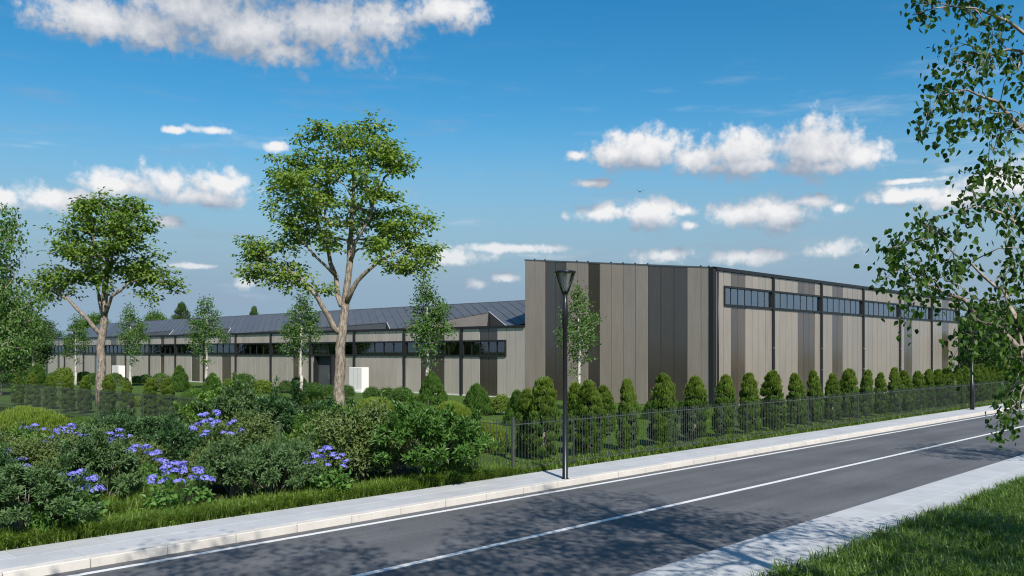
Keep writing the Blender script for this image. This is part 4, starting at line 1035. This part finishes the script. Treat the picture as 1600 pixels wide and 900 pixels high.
pix_tree('maple_tree', (158, 634),
  [(172,338,55,28,0,60),(120,372,32,34,20,45),(215,362,30,34,-20,40),(165,380,62,32,-30,70),(165,415,72,28,20,60),(95,440,36,22,0,36),(72,458,18,10,0,10),(235,415,26,24,10,24),(256,446,14,13,0,10),(235,462,12,8,0,6),(140,440,36,20,-20,24),(195,322,28,16,0,16),(130,335,18,16,0,12),(195,425,30,18,0,18),(150,318,16,8,0,6),(232,350,10,14,0,6),(92,385,12,16,0,7),(262,432,8,8,0,4),(60,446,10,7,0,4)],
  [[(158,634,.33),(157,590,.27),(158,540,.24),(162,495,.20),(165,450,.17),(168,405,.12),(172,355,.07),(175,325,.03)],
   [(155,528,.14),(137,493,.12,-10),(115,468,.09,-15),(88,452,.05,-10)],
   [(161,502,.14),(150,465,.11,15),(138,425,.08,20),(122,380,.04,20)],
   [(164,492,.13),(182,465,.10,-15),(208,445,.075,-20),(238,432,.04,-10)],
   [(166,430,.09),(185,395,.07,-20),(208,365,.04,-20)]],
  15, .27, .24, .18, 'pad', M['maple'], M['bark'], 'second tallest tree, leafy maple with pale trunk on the left', 'large maples on the lawn', 22, .012, 1.4)

# slim birches in front of the wing (three shared shapes)
def slim_proto(v):
    rng = np.random.default_rng(330 + v); h = 6.0
    lob = [((.1*sin(v), 0, 5.3), (.32, .32, .6), 26), ((0, .1, 4.4), (.75, .75, .75), 58), ((-.15*cos(v), .1, 3.5), (1.0, 1.0, .6), 60), ((.4*cos(v*1.7), .4*sin(v*1.7), 2.7), (.6, .6, .4), 22), ((.6*sin(v*3+1), -.5*cos(v*2), 4.3), (.45, .45, .3), 14), ((.5*cos(v*2), .4*sin(v*2), 3.6), (.5, .5, .4), 16), ((-.1, .1, 1.9), (.3, .3, .3), 5)]
    tips = lobes_to_tips(lob, 1.0, rng)
    tr = [([0,0,-.1],[.03,0,.9],[-.03,.02,1.8],[.04,-.02,2.9],[0,.03,4.0],[.05*sin(v),0,5.5]), (.10,.085,.075,.055,.035,.012)]
    wood, td = grow([tr], tips, .0055, rng, step=.3, jit=.02)
    V, Fc = make_leaves(tips, unit(td) + np.array([0,0,.3]), rng, 15, .15, .125, .085, 'cloud')
    return [('trunk', wood.mesh('slim_birch_wood', M['birchbark'], True)), ('crown', np_mesh('slim_birch_crown', V, Fc, M['birchleaf']))], V
SLIM = [slim_proto(v)[0] for v in range(3)]
SB = [(905, 643, 443, 0, 1.0, 'slim white-stemmed birch in front of the tall block, right of the near lamp'), (668, 631, 430, 1, 1.1, 'slim white-stemmed birch right of the tallest maple, before the low wing'),
      (470, 616, 452, 2, 1.15, 'slim birch with thin stem directly left of the tallest maple trunk'), (323, 608, 463, 0, 1.15, 'slim birch midway between the two large maples'),
      (204, 604, 474, 1, 1.1, 'slim birch just right of the second tallest maple'), (118, 602, 490, 2, 1.1, 'slim birch just left of the second tallest maple'),
      (52, 604, 486, 1, 1.3, 'slim birch at the left end of the low wing')]
for px, py, top, v, wsc, lab in SB:
    X_, Y_, d_ = gp(px, py); hgt = (py - top)*d_/F_PX; s = hgt/6.0
    place(SLIM[v], 'birch_tree', (X_, Y_, .12), px % 6.28, (s*wsc, s*wsc, s), lab, 'tree', 'slim birches before the building')

# background broadleaf trees (shared shapes)
def bg_proto(v, leafm):
    rng = np.random.default_rng(610 + v); lob = []
    for k in range(9):
        a = k*2.4 + v; r = 1.7*sqrt(k/9); z = 3.2 + 4.6*rng.uniform(0, 1)**.8*(1 - .25*r/1.7)
        lob.append(((r*cos(a)*1.1, r*sin(a)*1.1, z), (1.5, 1.5, 1.25), 34))
    lob.append(((0, 0, 7.2), (1.3, 1.3, 1.2), 34)); lob.append(((0, 0, 2.2), (1.9, 1.9, .8), 30))
    tips = lobes_to_tips(lob, 1, rng)
    wood, td = grow([([[0,0,-.1],[.05,0,1.2],[0,.1,3.0],[.1,0,5.0],[0,0,7.5]], (.24,.2,.15,.09,.03))], tips, .01, rng, step=.6)
    V, Fc = make_leaves(tips, unit(td) + np.array([0,0,.3]), rng, 30, .32, .26, .17, 'cloud')
    return [('trunk', wood.mesh('background_tree_wood', M['bark'], True)), ('crown', np_mesh('background_tree_crown', V, Fc, leafm))]
BGP = [bg_proto(0, M['bgleaf']), bg_proto(1, M['bgleaf']), bg_proto(2, M['greyleaf']), bg_proto(3, M['birchleaf'])]
def bgtree(px, d, top_py, v, lab, wsc=1.0, grp='background trees'):
    p = cw((px - 800)/F_PX*d, d, 0); hgt = H + (Y0 - top_py)*d/F_PX; s = hgt/8.6
    place(BGP[v], 'broadleaf_tree', (p[0], p[1], .1 if p[1] > 16 else -.06), (px*.37) % 6.28, (s*wsc, s*wsc, s), lab, 'tree', grp)
RIGHT = [(1500, 108, 492, 1, 'dark broadleaf tree directly behind the right end of the building', 1.0), (1535, 100, 478, 0, 'tall dark broadleaf tree behind the distant street lamp', 1.0), (1562, 118, 470, 1, 'dark broadleaf tree right of the distant lamp arm', 1.1),
         (1592, 104, 482, 0, 'dark broadleaf tree at the right edge behind the road end', 1.0), (1630, 110, 460, 2, 'grey green tree cut by the right edge of the picture', 1.1), (1520, 135, 500, 2, 'grey green tree far behind the distant street lamp', 1.1), (1575, 84, 522, 3, 'lower lighter tree behind the end of the evergreen row', 1.1), (1610, 150, 488, 1, 'far dark tree at the end of the road', 1.3)]
for px, d, tp, v, lab, ws in RIGHT: bgtree(px, d, tp, v, lab, ws)
LEFT = [(20, 92, 470, 0, 'dark tree behind the left edge beyond the wing end', 1.1), (44, 104, 492, 1, 'dark tree just left of the wing end', 1.1), (-20, 80, 455, 2, 'grey green tree cut by the left edge', 1.1), (72, 190, 500, 2, 'distant grey green tree over the left end of the roof', 1.2), (150, 175, 492, 3, 'light green tree over the roof behind the second tallest maple', 1.1), (242, 175, 488, 3, 'light green treetop over the roof right of the second slim birch', .8), (0, 66, 500, 1, 'low dark tree at the left edge behind the columns', 1.2), (60, 150, 500, 0, 'distant dark tree left of the roof end', 1.2)]
for px, d, tp, v, lab, ws in LEFT: bgtree(px, d, tp, v, lab, ws)
# two spiky conifer tops above the roof
def spiky(px, d, top, wpx, lab):
    p = cw((px - 800)/F_PX*d, d, 0); hgt = H + (Y0 - top)*d/F_PX; w = wpx*d/F_PX
    rng = np.random.default_rng(int(px)); nt = 260; z = rng.uniform(.25, 1, nt); a = rng.uniform(0, 2*pi, nt); r = (w/2)*np.minimum(1, (1.02 - z)*3.2)*rng.uniform(.5, 1, nt)
    T = np.stack([r*np.cos(a), r*np.sin(a), z*hgt], 1)
    b = MB().tube([(0,0,-.2),(0,0,hgt*.6),(0,0,hgt*.97)], [.2,.12,.03], 7)
    for t in T: b.tube([(0, 0, t[2]-.5), t], [.03, .01], 4, False)
    V, Fc = make_leaves(T, T*np.array([1,1,0]) + np.array([0,0,.5]), rng, 26, .28, .42, .09, 'up')
    tree_obj('conifer_tree', (p[0], p[1], .1), b, np_mesh('conifer_crown', V, Fc, M['bgleaf']), lab, 'spiky treetops over the roof', M['bark'])
spiky(284, 165, 476, 36, 'spiky dark treetop above the roof right of the light green treetop')
spiky(397, 165, 483, 20, 'small spiky treetop above the roof left of the tallest maple')
# near left tree at the picture edge
pix_tree('edge_tree', (-34, 690), [(-20,385,52,50,0,60),(0,350,34,28,0,26),(-30,450,70,40,0,60),(20,470,40,30,10,30),(-20,520,70,40,0,50),(22,545,30,22,-10,14),(30,500,30,20,10,14),(-30,580,60,25,0,26)],
  [[(-34,690,.16),(-33,620,.14),(-28,540,.12),(-24,460,.08),(-16,380,.03)], [(-31,590,.06),(-5,545,.045),(20,528,.03),(45,515,.012)], [(-26,500,.06),(0,460,.04),(24,430,.015)]],
  18, .17, .12, .085, 'droop', M['birchleaf'], M['nearbark'], 'leafy tree reaching into the picture from the left edge', None, 41, .008, 1.3, True)

# near birch on the right: trunk stands outside the picture, its limbs hang into it
def near_birch():
    rng = np.random.default_rng(77); D0 = 7.6
    base = cw(6.1, D0, .05); q = lambda px, py, d=D0: pd(px, py, d) - base
    tz = lambda r, d, z: cw(r, d, z) - base
    trunk = ([tz(6.1,D0,-.05), tz(6.05,D0,1.5), tz(6.1,D0+.05,3.2), tz(6.0,D0,5.2), tz(5.9,D0,7.5), tz(5.8,D0-.1,10.0), tz(5.75,D0-.2,12.2)], (.19,.17,.15,.12,.09,.055,.015))
    P_ = [trunk,
     ([tz(6.08,D0,2.6), q(1680,600,7.7), q(1600,556,7.5), q(1553,509,7.3), q(1500,469,7.2), q(1444,440,7.0), q(1415,428,6.9)], (0.0546,0.0429,0.0328,0.0250,0.0172,0.0101,0.0047)),
     ([q(1600,556,7.5), q(1587,487,7.6), q(1569,462,7.7), q(1537,431,7.8), q(1494,398,7.8), q(1465,378,7.9)], (0.0234,0.0203,0.0172,0.0125,0.0078,0.0039)),
     ([tz(6.05,D0,4.0), q(1680,390,7.4), q(1600,361,7.2), q(1564,334,7.1), q(1525,319,7.0), q(1500,330,7.0)], (0.0390,0.0250,0.0140,0.0101,0.0062,0.0031)),
     ([tz(6.0,D0,4.6), q(1690,300,7.9), q(1600,272,7.9), q(1556,262,8.0), q(1530,275,8.0)], (0.0351,0.0218,0.0117,0.0078,0.0031)),
     ([tz(6.0,D0,5.2), q(1690,260,7.3), q(1600,206,7.2), q(1556,160,7.1), q(1510,140,7.0), q(1470,150,7.0), q(1440,205,6.9)], (0.0390,0.0265,0.0172,0.0125,0.0078,0.0047,0.0023)),
     ([tz(5.95,D0,6.0), q(1690,130,7.8), q(1600,82,7.9), q(1549,85,8.0), q(1510,70,8.0), q(1475,80,8.0)], (0.0351,0.0234,0.0133,0.0086,0.0055,0.0023)),
     ([tz(5.95,D0,6.3), q(1690,90,7.3), q(1600,47,7.2), q(1556,23,7.1), q(1490,5,7.0), q(1430,20,6.9)], (0.0351,0.0234,0.0148,0.0101,0.0062,0.0023)),
     ([tz(6.08,D0,3.4), q(1690,520,7.0), q(1640,540,6.6), q(1610,590,6.4), q(1585,640,6.3)], (0.0312,0.0218,0.0140,0.0078,0.0031))]
    L = [(1440,12,28,14,14),(1500,10,40,14,14),(1560,40,40,20,16),(1530,80,48,18,18),(1480,95,26,22,10),(1570,120,40,30,22),(1480,140,30,20,14),(1450,195,22,22,10),(1520,165,38,28,22),(1570,190,36,30,22),(1490,215,26,18,8),
         (1570,255,36,26,18),(1530,270,28,18,10),(1540,310,40,20,18),(1500,325,28,16,10),(1585,340,24,26,14),(1440,365,26,18,16),(1470,355,22,14,8),(1400,395,20,24,16),(1420,425,28,14,14),(1385,440,14,10,6),(1465,420,34,22,20),(1510,405,30,26,16),
         (1430,460,22,20,10),(1418,495,8,26,5),(1500,480,30,24,14),(1525,520,30,30,22),(1560,480,32,34,20),(1590,430,22,40,18),(1580,540,26,34,24),(1500,545,14,26,8),(1590,600,20,34,18),(1575,640,18,26,12),(1565,668,12,14,6),(1590,380,18,20,8),(1645,520,34,70,26),(1650,350,34,90,30),(1650,150,34,90,30)]
    tips = []
    for (px, py, rx, ry, n_) in L:
        for _ in range(int(n_*.7)):
            a = rng.uniform(0, 2*pi); s = sqrt(rng.uniform(0, 1)); tips.append(q(px + rx*s*cos(a), py + ry*s*sin(a), rng.uniform(6.6, 8.3)))
    tips = np.array(tips)
    wood, td = grow(P_, tips, .0022, rng, up_pen=.25, step=.22, curve=.2, jit=.02)
    V, Fc = make_leaves(tips, unit(td), rng, 8, .075, .055, .045, 'droop', True)
    # crown above the picture: larger tips, coarser leaves
    lob = [(tz(5.6,7.4,8.6),(2.6,2.6,1.5),120),(tz(4.6,6.6,9.8),(2.4,2.4,1.4),100),(tz(5.8,7.6,11.2),(1.9,1.9,1.3),70),(tz(7.5,8.2,8.0),(2.0,2.0,1.6),60),(tz(3.4,5.6,9.0),(1.8,1.6,1.0),60),(tz(8.4,8.2,4.6),(1.6,1.6,.8),60),(tz(9.8,9.6,5.6),(1.9,1.9,1.0),70)]
    t2 = lobes_to_tips(lob, 1, rng)
    w2, td2 = grow([trunk], t2, .006, rng, step=.5)
    V2, F2 = make_leaves(t2, unit(td2), rng, 22, .25, .11, .085, 'droop', True)
    b0 = len(wood.v); wood.v += w2.v; wood.f += [[b0 + i for i in f_] for f_ in w2.f]
    V3 = np.concatenate([V, V2]); F3 = np.concatenate([Fc, F2 + len(V)])
    tree_obj('birch_tree', tuple(base), wood, np_mesh('near_birch_crown', V3, F3, M['nearleaf']), 'near birch whose drooping leafy branches hang in from the right edge', None, M['nearbark'])
near_birch()
# further trees on the near verge, outside the picture, whose shade falls on the road
def verge_tree(r, d, lobes, lab, seed):
    rng = np.random.default_rng(seed); base = cw(r, d, .05)
    lb = [(cw(a, b, z) - base, (rx, rx, rz), n_) for (a, b, z, rx, rz, n_) in lobes]
    tips = lobes_to_tips(lb, 1, rng); top = max(l[2] for l in lobes)
    wood, td = grow([([[0,0,-.05],[.05,0,2.0],[0,.05,4.5],[.1,0,7.0],[0,0,top]] if top > 7.5 else [[0,0,-.05],[.05,0,1.6],[0,.05,3.0],[0,0,top]], (.2,.17,.14,.09,.03) if top > 7.5 else (.14,.12,.09,.03))], tips, .007, rng, step=.5)
    V, Fc = make_leaves(tips, unit(td), rng, 22, .25, .12, .09, 'droop')
    tree_obj('verge_tree', tuple(base), wood, np_mesh('verge_tree_crown', V, Fc, M['nearleaf']), lab, 'trees on the near verge', M['nearbark'])
verge_tree(3.6, .6, [(2.0,2.6,8.6,2.6,1.3,110),(-.6,3.6,9.4,2.4,1.2,95),(-2.4,3.2,8.4,1.8,1.0,50),(3.4,1.0,10.4,2.4,1.3,80)], 'verge tree beside the viewpoint whose shade dapples the near road', 51)
verge_tree(18.2, 22.2, [(17.4,22.4,6.6,2.0,1.0,55),(18.4,22.0,8.0,2.0,1.2,60),(19.6,21.4,6.4,1.6,1.0,36)], 'verge tree right of the picture whose shade crosses the far road', 52)

verge_tree(10.8, 11.2, [(9.7,11.8,4.0,1.3,.7,34),(11.2,11.0,4.7,1.5,.9,44),(10.6,12.8,3.9,1.2,.7,26)], 'low verge tree right of the picture whose shade falls on the near grass', 53)

# ------------------------------------------------------------------ bird
p = pd(1000, 300, 60)
bd = tag(empty('bird', tuple(p), TH), 'tiny dark bird flying in the sky above the tall block', 'bird')
MB().tube([(-.16,0,0),(-.08,0,.01),(.02,0,.015),(.10,0,.02),(.14,0,.015),(.18,0,.005)], [.012,.035,.045,.03,.026,.004], 8).build('body', M['bird'], bd, smooth=True)
for s in (-1, 1):
    MB().poly([(.06,s*.03,.02),(-.04,s*.03,.02),(-.05,s*.16,.10),(.05,s*.17,.11),(-.06,s*.30,.07),(.06,s*.03,.03),(-.04,s*.03,.03),(-.05,s*.16,.108),(.05,s*.17,.118)],
              [(0,1,2,3),(3,2,4),(8,7,6,5),(4,7,8),(0,3,8,5),(1,6,7,2),(0,5,6,1)]).build('wing', M['bird'], bd)
MB().poly([(-.15,-.02,0),(-.15,.02,0),(-.24,.05,-.005),(-.24,-.05,-.005),(-.2,0,.01)], [(0,1,2,3),(0,4,1),(1,4,2),(2,4,3),(3,4,0)]).build('tail', M['bird'], bd)
